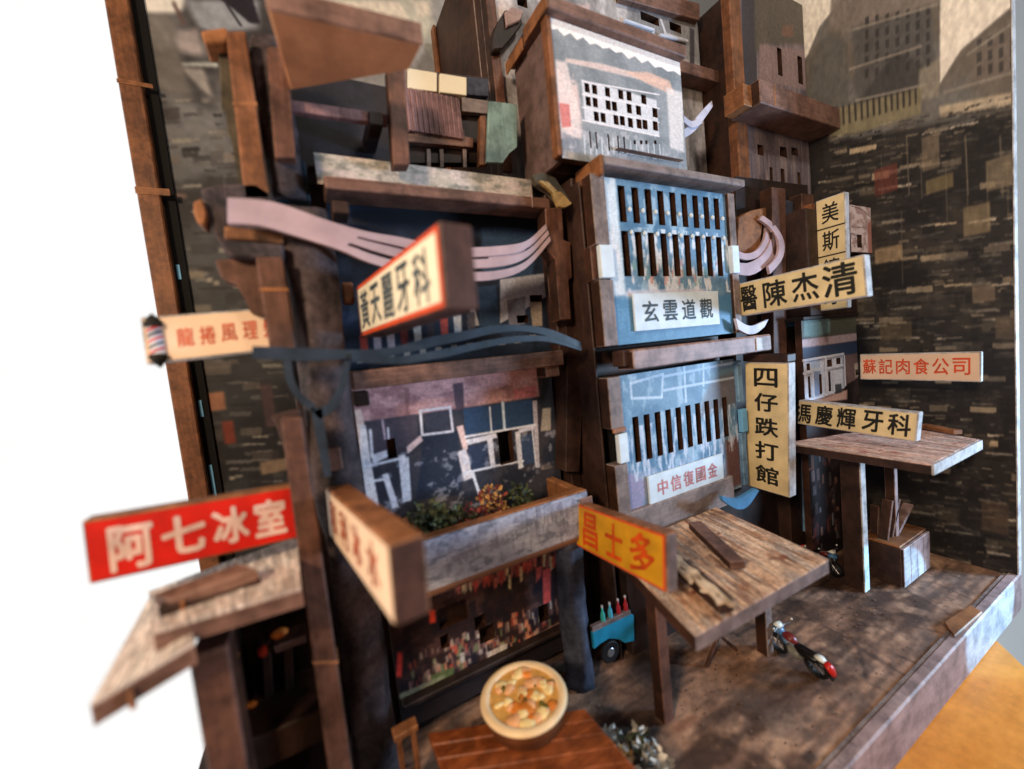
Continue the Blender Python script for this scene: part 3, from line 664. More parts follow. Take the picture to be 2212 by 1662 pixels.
# first floor front
f1 = (0.085, 0.70, 0.47, 0.965); f = uvY(*f1, 1.1)
P = Paint(620, 500, f, (56, 54, 62))
P.stain(6, 5, (34, 38, 50), 0.9, 0.45, 0.6, 1)
P.poly([(745, 815), (1170, 760), (1172, 856), (1010, 880), (760, 915)], (190, 148, 148), 1, 3)
P.stain(10, 16, (134, 96, 100), 0.7, 0.5, 0.65, 3, mask=P.inside([f(745, 830), f(1170, 790), f(1172, 856), f(760, 915)]))
P.poly([(978, 830), (1000, 826), (1003, 884), (985, 888)], (70, 56, 68), 0.9, 2); P.poly([(872, 838), (884, 838), (884, 900), (878, 900)], (120, 86, 88), 0.7, 2)
P.poly([(1108, 842), (1158, 832), (1158, 856), (1110, 862)], (190, 104, 112), 0.6, 2)
P.poly([(790, 912), (900, 895), (905, 960), (800, 985)], (62, 58, 70), 1, 2); P.line(826, 908, 832, 948, 3, (168, 150, 166))
P.poly([(1000, 884), (1150, 862), (1154, 918), (1006, 940)], (40, 62, 92), 1, 1); P.line(1086, 870, 1090, 928, 5, (170, 186, 204))
P.poly([(915, 940), (990, 930), (1000, 1070), (900, 1080)], (34, 40, 56), 1, 2)
W = (196, 196, 208)
P.line(908, 888, 972, 880, 4, W); P.line(908, 888, 912, 938, 4, W); P.line(972, 880, 978, 930, 4, W); P.line(912, 940, 978, 932, 4, W)
P.poly([(917, 893), (968, 886), (970, 928), (920, 932)], (54, 56, 70), 1, 1)
P.poly([(762, 886), (780, 884), (792, 940), (800, 1000), (775, 1016)], (216, 188, 178), 1, 2)
P.poly([(778, 920), (790, 918), (800, 990), (822, 1110), (792, 1116), (780, 1000)], (206, 202, 208), 1, 1)
P.poly([(800, 984), (836, 972), (838, 988), (806, 1002)], W, 1, 1); P.poly([(860, 984), (876, 982), (886, 1082), (870, 1086)], W, 1, 1)
P.poly([(825, 1026), (838, 1022), (862, 1096), (848, 1100)], W, 1, 1); P.poly([(878, 966), (908, 940), (914, 952), (880, 982)], (200, 176, 176), 1, 1)
P.poly([(986, 922), (1000, 918), (1012, 968), (1002, 978)], (206, 176, 172), 1, 1); P.poly([(988, 976), (1006, 970), (1028, 1030), (1002, 1040)], (196, 188, 194), 1, 2)
P.poly([(1006, 950), (1072, 936), (1074, 946), (1010, 962)], W, 1, 1); P.poly([(1052, 950), (1064, 946), (1070, 1004), (1060, 1008)], W, 1, 1)
P.poly([(1010, 964), (1052, 956), (1056, 1012), (1018, 1018)], (40, 50, 74), 1, 1)
P.poly([(1112, 934), (1124, 930), (1132, 1010), (1120, 1014)], W, 1, 1); P.poly([(1120, 928), (1154, 920), (1156, 928), (1122, 936)], (190, 190, 210), 1, 1)
P.poly([(1124, 944), (1150, 936), (1156, 1000), (1130, 1006)], (52, 66, 94), 1, 1); P.poly([(1150, 866), (1160, 864), (1166, 1010), (1158, 1012)], (170, 164, 176), 1, 1)
P.poly([(1172, 880), (1190, 876), (1190, 930), (1168, 932)], (176, 164, 148), 0.8, 2); P.stain(9, 9, (150, 134, 126), 0.8, 0.45, 0.6, 8, mask=P.inside([f(1164, 934), f(1200, 930), f(1206, 1010), f(1170, 1016)]))
P.poly([(1160, 800), (1210, 790), (1206, 878), (1168, 884)], (36, 40, 48), 0.9, 2)
for (xa, ya, xb, yb, wd) in ((800, 930, 804, 985, 4), (838, 925, 842, 985, 3), (800, 1006, 860, 992, 4), (880, 990, 886, 1080, 4), (1002, 1022, 1060, 1010, 4), (1058, 880, 1062, 934, 3), (1006, 944, 1156, 918, 4), (1020, 1020, 1040, 1080, 5), (1064, 1008, 1130, 996, 4), (1150, 930, 1158, 1008, 3), (800, 1040, 830, 1036, 4)):
    P.line(xa, ya, xb, yb, wd, (206, 208, 220), 0.92)
P.stain(20, 20, (176, 180, 196), 0.45, 0.6, 0.68, 14, mask=((P.yy > 0.1) & (P.yy < 0.6)).astype(float))
P.grain(110, 100, 0.2, 4); P.a = np.clip(P.a * 1.15, 0, 1)
hol = [rY(1074, 935, 1112, 998, 1.1), rY(834, 950, 858, 988, 1.1)]
panel(A, 'window_front', printed('window_print', P.image('window_print', 2), 0.58), f1, 1.1, 0.03, hol)
bw(A, 'hole_back', 'brown_wood_v', *rY(830, 945, 862, 995, 1.1)[:2], 1.132, 1.14, *rY(830, 945, 862, 995, 1.1)[2:], 0.001)
bpx(A, 'lintel_beam', 'brown_wood', 759, 803, 1219, 788, 1.02, 0.08)
bpx(A, 'beam_end', 'dark_brown', 764, 848, 800, 876, 1.03, 0.06); bpx(A, 'beam_end', 'brown_wood', 1178, 788, 1210, 812, 1.03, 0.06)
bpx(A, 'wood_plug', 'brown_wood_v', 708, 972, 742, 1014, 0.925, 0.02)
# second floor front
f2 = (0.085, 0.745, 1.005, 1.475); f = uvY(*f2, 1.12)
P = Paint(620, 440, f, (36, 46, 62))
P.stain(5, 5, (22, 26, 38), 0.8, 0.45, 0.65, 1); P.stain(7, 6, (52, 72, 104), 0.5, 0.55, 0.7, 2)
P.poly([(1040, 470), (1160, 500), (1150, 600), (1040, 590)], (62, 88, 122), 0.8, 6)
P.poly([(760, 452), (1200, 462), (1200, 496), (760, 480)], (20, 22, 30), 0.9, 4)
P.poly([(1080, 604), (1180, 590), (1182, 640), (1080, 700)], (178, 178, 190), 1, 1); P.poly([(1095, 650), (1135, 640), (1134, 700), (1100, 706)], (108, 104, 116), 1, 1)
P.poly([(1030, 620), (1072, 616), (1080, 706), (1036, 706)], (52, 74, 104), 1, 2); P.poly([(1014, 660), (1024, 658), (1036, 704), (1018, 706)], (176, 178, 190), 1, 1)
P.poly([(1144, 652), (1170, 650), (1172, 705), (1150, 706)], (164, 150, 138), 1, 1)
for i, c in enumerate([(190, 74, 58), (196, 180, 190), (206, 190, 196), (120, 50, 46), (206, 206, 202), (60, 48, 50), (190, 74, 60), (196, 196, 196), (84, 84, 96)]):
    x = 776 + i * 29; P.poly([(x, 725 - i * 6), (x + 17, 722 - i * 6), (x + 20, 760 - i * 4), (x + 4, 762 - i * 4)], c, 0.95, 1)
for i in range(13):
    x = 770 + i * 34; y = 785 - i * 4.4; P.poly([(x, y - 13), (x + 14, y - 14), (x + 15, y), (x + 1, y + 1)], (176, 162, 150), 0.9, 1)
P.grain(110, 100, 0.2, 4)
hol = [rY(1144, 638, 1172, 652, 1.12), rY(1116, 682, 1142, 697, 1.12)]
panel(A, 'navy_front', printed('navy_print', P.image('navy_print', 2), 0.58), f2, 1.12, 0.03, hol)
bpx(A, 'cornice_beam', 'brown_wood', 699, 378, 1189, 450, 1.0, 0.09)
bpx(A, 'beam_end', 'dark_brown', 716, 432, 756, 462, 1.01, 0.07)
bpx(A, 'beam_tab', 'mauve_wood', 1146, 400, 1152, 448, 0.997, 0.0025, 0.0005)
f3 = (0.068, 0.672, 1.462, 1.535); P = Paint(420, 60, uvY(*f3, 1.06), (186, 176, 166))
P.stain(20, 4, (118, 118, 112), 0.8, 0.48, 0.66, 3); P.stain(9, 3, (206, 186, 184), 0.7, 0.5, 0.7, 4); P.grain(120, 20, 0.2, 6)
panel(A, 'parapet', printed('parapet_print', P.image('parapet_print', 1)), f3, 1.062, 0.03)
bpx(A, 'parapet_end', 'navy_board', 586, 338, 676, 470, 1.066, 0.04)
bpx(A, 'side_post', 'pale_ply', 712, 545, 740, 745, 1.06, 0.05, label='pale cream upright with notches')
bpx(A, 'post_notch', 'orange_wood_v', 738, 610, 768, 655, 1.065, 0.04)
# notched planks down the right corner
pts = [(1178, 450), (1214, 448), (1216, 520), (1232, 524), (1236, 600), (1226, 604), (1234, 690), (1210, 692), (1200, 560), (1182, 540)]
obj('corner_plank', prism(NB(), [at(x, y, 1.0) for x, y in pts], (0, 0.05, 0), 0.002), 'brown_wood_v', A)
obj('corner_plank', prism(NB(), [at(x, y, 1.04) for x, y in [(1206, 440), (1236, 446), (1262, 760), (1252, 1020), (1222, 1020), (1226, 760)]], (0, 0.1, 0), 0.002), 'dark_brown', A)
bw(A, 'corner_wall', 'dark_brown', 0.722, 0.76, 1.07, 1.6, 0, 1.5, 0.003)
obj('corner_chip', prism(NB(), [at(x, y, 0.96) for x, y in [(1150, 378), (1172, 372), (1200, 384), (1236, 438), (1216, 446), (1190, 414), (1160, 398)]], (0, 0.02, 0), 0.002), 'olive_board', A)
obj('corner_chip', prism(NB(), [at(x, y, 0.945) for x, y in [(1166, 390), (1184, 392), (1206, 414), (1194, 416)]], (0, 0.012, 0), 0.001), 'gold_chip', A)
obj('corner_chip', prism(NB(), [at(x, y, 0.945) for x, y in [(1194, 416), (1212, 414), (1236, 440), (1222, 448), (1206, 446)]], (0, 0.012, 0), 0.001), 'gold_chip', A)
# left corner: rough bark column with jointed square posts in front
bm = NB()
def bark(bm, X, Y, r, z0, z1, seed, seg=18, n=26):
    rr = np.random.RandomState(seed); ph = rr.uniform(0, 6, (6,)); rings = []
    for i in range(n + 1):
        z = z0 + (z1 - z0) * i / n; ring = []
        for k in range(seg):
            a = k * 2 * math.pi / seg
            q = r * (1 + 0.10 * math.sin(3 * a + ph[0] + z * 9) + 0.08 * math.sin(5 * a + ph[1] - z * 17) + 0.05 * rr.uniform(-1, 1))
            ring.append(bm.verts.new((X + q * math.cos(a), Y + q * math.sin(a), z)))
        rings.append(ring)
    for i in range(n):
        for k in range(seg): bm.faces.new((rings[i][k], rings[i][(k + 1) % seg], rings[i + 1][(k + 1) % seg], rings[i + 1][k]))
    bm.faces.new(rings[0][::-1]); bm.faces.new(rings[-1]); return bm
col = obj('bark_column', bark(NB(), 0.025, 1.0, 0.05, 0.0, 1.365, 3), 'bark', A, smooth=True)
obj('bark_column', bark(NB(), 0.0, 1.06, 0.035, 1.42, 1.76, 5), 'bark', A, smooth=True)
def jointed_post(x0, y0, x1, y1, xb0, yb0, xb1, yb1, Y, d, nodes, mat='red_wood_v'):
    a, b, c, e = at(x0, y0, Y), at(x1, y1, Y), at(xb1, yb1, Y), at(xb0, yb0, Y)
    p = obj('corner_post', prism(NB(), [a, b, c, e], (0, d, 0), 0.003), mat, A)
    for t, hgt in nodes:
        l0, r0 = a.lerp(e, t), b.lerp(c, t); k = Vector((0.0018, 0, 0)); up = Vector((0, 0, hgt)); fw = Vector((0, -0.0015, 0))
        obj('joint', prism(NB(), [l0 - k + fw, r0 + k + fw, r0 + k + up + fw, l0 - k + up + fw], (0, d + 0.003, 0), 0.0008), 'orange_wood', p)
jointed_post(487, 66, 530, 66, 528, 430, 583, 430, 1.0, 0.05, [(0.44, 0.008)], 'orange_wood_v')
jointed_post(552, 555, 610, 555, 583, 760, 640, 760, 0.92, 0.05, [(0.36, 0.007)], 'red_wood_v')
p = at(770, 1662, 0.85)
jointed_post(605, 903, 653, 903, 735, 1860, 790, 1860, 0.85, 0.045, [(0.535, 0.006)], 'red_wood_v')
obj('corner_plank', prism(NB(), [at(x, y, 1.05) for x, y in [(470, 75), (497, 72), (520, 230), (545, 430), (520, 432), (502, 300), (492, 292), (490, 244), (478, 236)]], (0, 0.04, 0), 0.002), 'olive_board', A)
obj('corner_cap', prism(NB(), [at(x, y, 1.02) for x, y in [(433, 66), (487, 58), (495, 72), (487, 94), (440, 92)]], (0, 0.06, 0), 0.003), 'orange_wood', A)
# corner ledges and curved bracket
obj('corner_ledge', prism(NB(), [at(x, y, 0.95) for x, y in [(484, 488), (612, 506), (612, 526), (484, 514)]], (0, 0.08, 0), 0.003), 'orange_wood', A)
obj('corner_ledge', prism(NB(), [at(x, y, 0.935) for x, y in [(479, 516), (612, 528), (612, 560), (500, 556), (482, 544)]], (0, 0.09, 0), 0.004), 'bark', A)
obj('corner_block', prism(NB(), [at(x, y, 1.0) for x, y in [(431, 408), (478, 396), (492, 430), (492, 540), (470, 520), (448, 470)]], (0, 0.07, 0), 0.004), 'bark', A)
obj('corner_block', prism(NB(), [at(x, y, 0.985) for x, y in [(417, 436), (436, 428), (446, 462), (442, 488), (428, 484), (418, 462)]], (0, 0.05, 0), 0.003), 'orange_wood', A)
obj('corner_ledge', prism(NB(), [at(x, y, 1.0) for x, y in [(478, 398), (552, 396), (590, 420), (596, 500), (492, 500)]], (0, 0.07, 0), 0.004), 'bark', A)
obj('curved_bracket', prism(NB(), [at(x, y, 0.96) for x, y in [(464, 562), (556, 556), (570, 600), (574, 682), (540, 676), (530, 640), (512, 612), (492, 604), (478, 602)]], (0, 0.05, 0), 0.003), 'red_wood_v', A)
obj('curved_bracket', prism(NB(), [at(x, y, 0.955) for x, y in [(618, 890), (650, 884), (640, 1000), (622, 1000), (604, 930), (584, 900)]], (0, 0.05, 0), 0.003), 'dark_brown', A)
# dark blue-grey stone pillar in front of the shop
obj('stone_pillar', bark(NB(), at(1240, 1330, 0.945).x, 0.945, 0.040, 0.0, 0.452, 8), 'bark_blue', A, smooth=True)

# ------------------------------------------------------------------ open roof room on the left house
U = thing('rooftop_room', 'open timber room with a wide orange soffit on top of the left house', 'shelter', (0.14, 1.0, 1.5))
obj('roof', prism(NB(), [atZ(578, 22, 1.632), atZ(912, 98, 1.632), atZ(884, 152, 1.632), atZ(628, 196, 1.632)], (0, 0, 0.036), 0.003), 'soffit_wood', U)
ra, rbb = atZ(578, 22, 1.632) + Vector((-.001, -.001, -.001)), atZ(912, 98, 1.632) + Vector((.001, -.001, -.001)); ru = Vector((0, 0, 0.039))
obj('fascia', prism(NB(), [ra, rbb, rbb + ru, ra + ru], (0, -0.005, 0), 0.001), 'brown_wood', U)
obj('corner_post', prism(NB(), [at(575, 100, 1.0), at(620, 100, 1.0), at(640, 340, 1.0), at(594, 340, 1.0)], (0, 0.04, 0), 0.003), 'brown_wood_v', U)
obj('corner_post', prism(NB(), [at(836, 140, 1.0), at(874, 140, 1.0), at(886, 356, 1.0), at(850, 356, 1.0)], (0, 0.04, 0), 0.003), 'brown_wood_v', U)
obj('rail', prism(NB(), [at(618, 214, 1.03), at(838, 246, 1.03), at(838, 268, 1.03), at(620, 238, 1.03)], (0, 0.02, 0), 0.002), 'lilac_board', U)
bw(U, 'back_wall', 'night_board', 0.02, 0.29, 1.17, 1.2, 1.50, 1.80, 0.002)
bw(U, 'knee_brace', 'dark_wood', 0.20, 0.232, 1.02, 1.16, 1.60, 1.632, 0.002)
bw(U, 'floor', 'dark_wood', -0.02, 0.30, 1.095, 1.2, 1.502, 1.52, 0.002)
obj('side_wall', prism(NB(), [at(985, 330, 1.16), at(1056, 340, 1.16), at(1056, 250, 1.16), at(985, 240, 1.16)], (0, 0.03, 0), 0.002), 'dark_wood', U)
# corrugated lean-to between the two upper houses
L = thing('lean_to', 'mauve corrugated sheet hut with pale boards between the rooftop room and grey house', 'hut', (0.42, 1.15, 1.5))
nx = 22
X0, X1, Z0, Z1 = rY(873, 186, 1003, 300, 1.12)
for i in range(nx):
    xa = X0 + (X1 - X0) * i / nx; xb = X0 + (X1 - X0) * (i + 1) / nx
    obj('corrugation', box(NB(), xa, xb - 0.0006, 1.12 + 0.003 * (i % 2), 1.135, Z0, Z1, 0.0015), 'lilac_board', L)
for (xa, xb) in ((862, 878), (880, 944), (950, 1008)):
    obj('pale_board', prism(NB(), [at(xa, 190 + (xa - 873) * .12, 1.125), at(xb, 190 + (xb - 873) * .12, 1.125), at(xb, 146 + (xb - 873) * .16, 1.125), at(xa, 146 + (xa - 873) * .16, 1.125)], (0, 0.02, 0), 0.001), 'ivory_paint' if xb > 880 else 'mauve_wood', L)
obj('frame', prism(NB(), [at(872, 305, 1.13), at(1022, 318, 1.13), at(1022, 298, 1.13), at(1003, 296, 1.13), at(1003, 280, 1.13), at(872, 290, 1.13)], (0, 0.03, 0), 0.001), 'brown_wood', L)
obj('wall', prism(NB(), [at(884, 352, 1.15), at(1056, 352, 1.15), at(1056, 168, 1.15), at(884, 150, 1.15)], (0, 0.03, 0), 0.001), 'dark_wood', L)
obj('beam', prism(NB(), [at(998, 210, 1.13), at(1056, 218, 1.13), at(1056, 246, 1.13), at(998, 240, 1.13)], (0, 0.02, 0), 0.001), 'grey_wood', L)
obj('beam', prism(NB(), [at(1008, 166, 1.128), at(1056, 172, 1.128), at(1056, 208, 1.128), at(1008, 204, 1.128)], (0, 0.02, 0), 0.001), 'bark_blue', L)
for x in (922, 950, 1000): obj('stud', prism(NB(), [at(x, 322, 1.14), at(x + 8, 322, 1.14), at(x + 9, 362, 1.14), at(x + 1, 362, 1.14)], (0, 0.008, 0), 0.001), 'grey_wood_v', L)
tq = [(1057, 218), (1117, 226), (1117, 318), (1100, 330), (1086, 352), (1051, 350)]
obj('teal_sheet', prism(NB(), [at(x, y, 1.06) for x, y in tq], (0, 0.012, 0), 0.001), 'teal_board', L)
obj('frame', prism(NB(), [at(x, y, 1.075) for x, y in [(1038, 250), (1050, 250), (1050, 356), (1036, 356)]], (0, 0.02, 0), 0.001), 'orange_wood_v', L)

# ------------------------------------------------------------------ tall back house
T = thing('house', 'tall grey weathered back house with small black windows and a white rail', 'house', (1.1, 1.17, 1.5), 'little houses of the model')
TX0, TX1 = at(1058, 100, 1.17).x, 1.66
f = uvY(TX0, TX1, 1.3, 2.4, 1.17)
P = Paint(520, 460, f, (170, 162, 160))
P.stain(10, 7, (126, 120, 120), 0.8, 0.45, 0.65, 1); P.stain(24, 5, (206, 196, 196), 0.7, 0.52, 0.68, 2); P.stain(5, 5, (98, 94, 96), 0.6, 0.52, 0.7, 3)
P.poly([(1055, -20), (1110, -20), (1100, 40), (1060, 60)], (236, 218, 214), 0.8, 3)
P.poly([(1250, 10), (1275, 10), (1270, 34), (1246, 30)], (216, 184, 178), 0.8, 2); P.poly([(1355, -30), (1520, 20), (1520, 140), (1355, 90)], (118, 116, 118), 0.7, 4)
P.line(1347, 46, 1412, 68, 3, (232, 228, 234)); P.line(1349, 46, 1351, 62, 2, (232, 228, 234)); P.line(1428, 44, 1438, 72, 3, (214, 210, 218)); P.line(1436, 74, 1482, 88, 3, (206, 200, 206))
P.poly([(1490, 60), (1500, 64), (1500, 140), (1490, 138)], (60, 56, 60), 0.9, 1); P.grain(120, 100, 0.2, 5)
hol = [rY(1383, 24, 1424, 58, 1.17), rY(1446, 46, 1472, 74, 1.17), rY(1116, -8, 1140, 19, 1.17)]
panel(T, 'front', printed('tall_print', P.image('tall_print', 1)), (TX0, TX1, 1.3, 2.4), 1.17, 0.03, hol)
bw(T, 'body', 'grey_wood_v', TX0, TX1, 1.25, 1.66, 1.3, 2.4, 0.004)
bw(T, 'side_wall', 'grey_wood_v', TX0, TX0 + 0.03, 1.201, 1.249, 1.3, 2.4, 0.002)
bw(T, 'corner_strip', 'brown_wood_v', TX0 - 0.004, TX0 + 0.03, 1.155, 1.1695, 1.6, 2.4, 0.002)
b0 = at(1340, -30, 1.155); b1 = at(1512, 36, 1.155)
obj('fascia', prism(NB(), [at(1340, -40, 1.145), at(1512, 8, 1.145), at(1512, 44, 1.145), at(1340, -4, 1.145)], (0, 0.024, 0), 0.002), 'brown_wood', T)
obj('right_fascia', prism(NB(), [at(1470, 128, 1.1), at(1560, 156, 1.1), at(1560, 180, 1.1), at(1470, 154, 1.1)], (0, 0.068, 0), 0.002), 'brown_wood', T)
bm = NB(); tube(bm, [at(1347, 44, 1.162), at(1412, 66, 1.162)], 0.006); obj('window_rail', bm, 'white_frame', T)
bm = NB(); tube(bm, [at(1424, 76, 1.162), at(1484, 90, 1.162)], 0.006); obj('window_rail', bm, 'white_frame', T)
arc = [at(943 + 0 * i, 0, 1.6) for i in range(1)]
obj('edge_board', prism(NB(), [Vector((TX0 - 0.012, 1.62, 1.5)), Vector((TX0 - 0.012, 1.66, 1.5)), Vector((TX0 - 0.012, 1.66, 2.4)), Vector((TX0 - 0.012, 1.62, 2.4))], (0.01, 0, 0), 0.001), 'orange_wood_v', T)
# little tank and blocks on the roof beside it
K = thing('rooftop_tank', 'small dark stepped water tank between the tall house and the grey house roof', 'tank', (0.66, 1.13, 1.9))
obj('tank', prism(NB(), [at(x, y, 1.13) for x, y in [(1062, 84), (1068, 60), (1082, 36), (1092, 20), (1122, 22), (1130, 50), (1100, 80), (1086, 106), (1066, 108)]], (0, 0.03, 0), 0.004), 'dark_wood', K)
obj('lid', prism(NB(), [at(x, y, 1.12) for x, y in [(1090, 26), (1108, 14), (1134, 22), (1124, 44), (1094, 58)]], (0, 0.02, 0), 0.003), 'mauve_wood', K)

# ------------------------------------------------------------------ grey house with barred window
H = thing('house', 'pale grey stained house with a white window grid on the blue bay roof', 'house', (0.95, 0.92, 1.53), 'little houses of the model')
hx0, hx1 = at(1202, 200, 0.92).x, at(1473, 200, 0.92).x
hz0, hz1 = 1.535, at(1190, 38, 0.92).z
he = (hx0, hx1, hz0, hz1); f = uvY(*he, 0.92)
P = Paint(520, 460, f, (150, 154, 160))
P.stain(6, 5, (122, 128, 134), 0.8, 0.45, 0.65, 1)
zig = [(1185, 30)] + [(1190 + i * 14, 46 + i * 5.0 + (10 if i % 2 else 18) + (i * 37 % 5)) for i in range(21)] + [(1475, 112)]
P.poly(zig, (255, 244, 240), 1, 1)
P.stain(12, 10, (236, 206, 200), 0.9, 0.42, 0.55, 3, mask=blur(P.inside([f(1198, 110), f(1235, 125), f(1250, 200), f(1258, 290), f(1215, 300)]), 6))
P.poly([(1200, 132), (1224, 134), (1236, 186), (1252, 238), (1256, 300), (1210, 300)], (238, 218, 214), 0.85, 4)
P.poly([(1220, 134), (1290, 150), (1440, 186), (1440, 176), (1300, 138), (1222, 126)], (236, 206, 198), 0.8, 2)
P.poly([(1350, 155), (1400, 156), (1446, 175), (1460, 210), (1440, 200), (1400, 182)], (228, 186, 168), 0.85, 3)
P.poly([(1440, 190), (1474, 200), (1478, 330), (1448, 320), (1444, 260)], (238, 228, 226), 0.8, 5)
P.poly([(1207, 222), (1230, 226), (1234, 274), (1214, 276)], (212, 110, 106), 0.8, 2)
P.poly([(1214, 285), (1250, 300), (1256, 330), (1218, 330)], (126, 130, 142), 0.7, 4); P.stain(30, 14, (206, 200, 206), 0.6, 0.52, 0.66, 8, mask=P.inside([f(1210, 280), f(1470, 290), f(1476, 340), f(1216, 360)]))
P.rect(1256, 172, 1424, 296, (226, 224, 230), 0.9, 2)
for i in range(4): P.line(1258, 176 + i * 28, 1424, 205 + i * 30, 2.5, (240, 232, 236))
for i in range(14): P.line(1262 + i * 12.5, 292 + i * 1.6, 1264 + i * 12.5, 334, 2, (222, 224, 232), 0.9)
P.grain(120, 110, 0.14, 5)
C3 = lambda a, b: (a * .25 + 1019.6, b * .25)
cells = []
for (xl, yt) in ((975, 720), (1040, 735), (1152, 757), (1266, 778), (1338, 792), (1465, 820), (985, 836), (1046, 848), (1158, 870), (1212, 880), (1340, 900), (1420, 916), (1562, 936), (1056, 968), (1114, 978), (1226, 998), (1280, 1005), (1350, 1022), (1425, 1032), (1476, 1038), (1565, 1050)):
    w = 50; hh = 84; xl -= 6; yt -= 6
    cells.append(rY(*C3(xl, yt), *C3(xl + w, yt + hh + 8), 0.92))
for (xl, yt) in ((1010, 1135), (1062, 1140), (1168, 1158), (1252, 1172), (1305, 1180)):
    cells.append(rY(*C3(xl, yt), *C3(xl + 26, yt + 150), 0.92))
for xl in (1395, 1450, 1495, 1572): cells.append(rY(*C3(xl, 1212), *C3(xl + 24, 1250), 0.92))
# keep neighbouring cut-outs in one row level so the grid reads as bars
panel(H, 'front', printed('grey_print', P.image('grey_print', 1)), he, 0.92, 0.025, cells)
bw(H, 'inner_wall', 'dark_brown', hx0 + 0.02, hx1 - 0.004, 1.0, 1.15, hz0, hz1 - 0.004, 0.002)
bw(H, 'side_wall', 'dark_mauve', hx0 + 0.0005, hx0 + 0.019, 0.947, 1.13, hz0, hz1 - 0.001, 0.002, 'greyish brown weathered side wall')
bw(H, 'corner_strip', 'orange_wood_v', hx0 - 0.016, hx0 - 0.0005, 0.914, 0.944, hz0 + 0.004, hz1, 0.002)
bw(H, 'roof', 'brown_wood', hx0 - 0.02, hx1 + 0.004, 0.895, 1.13, hz1 + 0.001, hz1 + 0.036, 0.003)
bw(H, 'eave_strip', 'orange_wood', hx0 - 0.026, hx0 - 0.0205, 0.896, 1.02, hz1 - 0.002, hz1 + 0.036, 0.0015)
bw(H, 'eave_strip', 'orange_wood', hx0 - 0.026, hx0 - 0.0205, 1.03, 1.14, hz1 - 0.012, hz1 + 0.022, 0.0015)
bpx(H, 'sill_board', 'brown_wood', 1336, 318, 1478, 346, 0.90, 0.018)

# ------------------------------------------------------------------ blue bay house
B = thing('house', 'house with two light blue barred bays and white name plates in the middle', 'house', (1.1, 0.9, 0), 'little houses of the model')
bw(B, 'body', 'dark_brown', 0.765, 1.40, 0.985, 1.6, 0.0, 1.52, 0.004)
c7 = lambda a, b: (a * .25 + 1192.5, b * .25 + 328.4)
c3b = lambda a, b: (a * .25 + 1209.7, b * .25 + 708.6)
def bay(ext, holes, name, seed, extra=None):
    f = uvY(*ext, 0.9); P = Paint(460, 420, f, (104, 138, 166))
    P.stain(6, 6, (72, 110, 142), 0.8, 0.45, 0.65, seed); P.stain(16, 8, (172, 196, 214), 0.7, 0.55, 0.68, seed + 1)
    if extra: extra(P, f)
    P.grain(130, 120, 0.14, seed + 3)
    panel(B, 'grille', printed(name, P.image(name, 1), 0.5), ext, 0.9, 0.025, holes)
ue = (at(1315, 560, .9).x, at(1574, 560, .9).x, 1.000, 1.488)
nu = 9; hol = []
xa, xb = at(*c7(575, 450), .9).x, at(*c7(1448, 480), .9).x
z1t, z1b = at(*c7(600, 292), .9).z, at(*c7(600, 606), .9).z
z2t, z2b = at(*c7(620, 682), .9).z, at(*c7(640, 1076), .9).z
pit = (xb - xa) / (nu - 0.42)
for i in range(nu):
    hol += [(xa + i * pit, xa + i * pit + pit * 0.52, z1b, z1t), (xa + i * pit, xa + i * pit + pit * 0.52, z2b, z2t)]
def exu(P, f):
    u0, u1 = f(*c7(490, 600))[0], f(*c7(575, 600))[0]
    P.poly([(0, 0.30), (u1 * 1.1, 0.30), (u1, 1), (0, 1)], (222, 230, 238), 0.9, 4, True)
    P.stain(30, 10, (226, 226, 232), 0.9, 0.5, 0.62, 23, mask=((P.yy > 0.3) & (P.yy < 0.72)).astype(float)); P.poly([(0.1, 0.295), (0.75, 0.295), (0.75, 0.33), (0.1, 0.33)], (206, 196, 206), 0.8, 3, True)
    P.bits(60, (0.15, 0.9), (0.34, 0.56), (0.01, 0.025), (0.02, 0.06), [(212, 150, 144), (222, 214, 220), (120, 160, 160), (230, 230, 236)], 8, (0.4, 0.9))
    P.poly([(0, 0), (1, 0), (1, 0.28), (0, 0.28)], (72, 122, 160), 0.8, 4, True)
bay(ue, hol, 'blue_upper_print', 31, exu)
for i in range(nu + 0):
    for zc in (z1b + (z1t - z1b) * 0.36, z2t - 0.004):
        obj('bar_knob', blob(NB(), (xa + i * pit + pit * 0.76, 0.898, zc), (0.0075, 0.006, 0.009), i, 0.05, 1), 'plate_white', B)
bw(B, 'bay_box', 'black_void', ue[0] + 0.004, ue[1] - 0.004, 0.95, 0.98, 0.995, 1.488, 0.001)
le = (at(1345, 940, .9).x, at(1592, 900, .9).x, 0.432, 0.908)
nl = 10; hol = []
xa, xb = at(*c3b(632, 900), .9).x, at(*c3b(1452, 800), .9).x
zlt, zlb = at(*c3b(640, 770), .9).z, at(*c3b(680, 1160), .9).z
pit = (xb - xa) / (nl - 0.45)
for i in range(nl): hol.append((xa + i * pit, xa + i * pit + pit * 0.54, zlb, zlt))
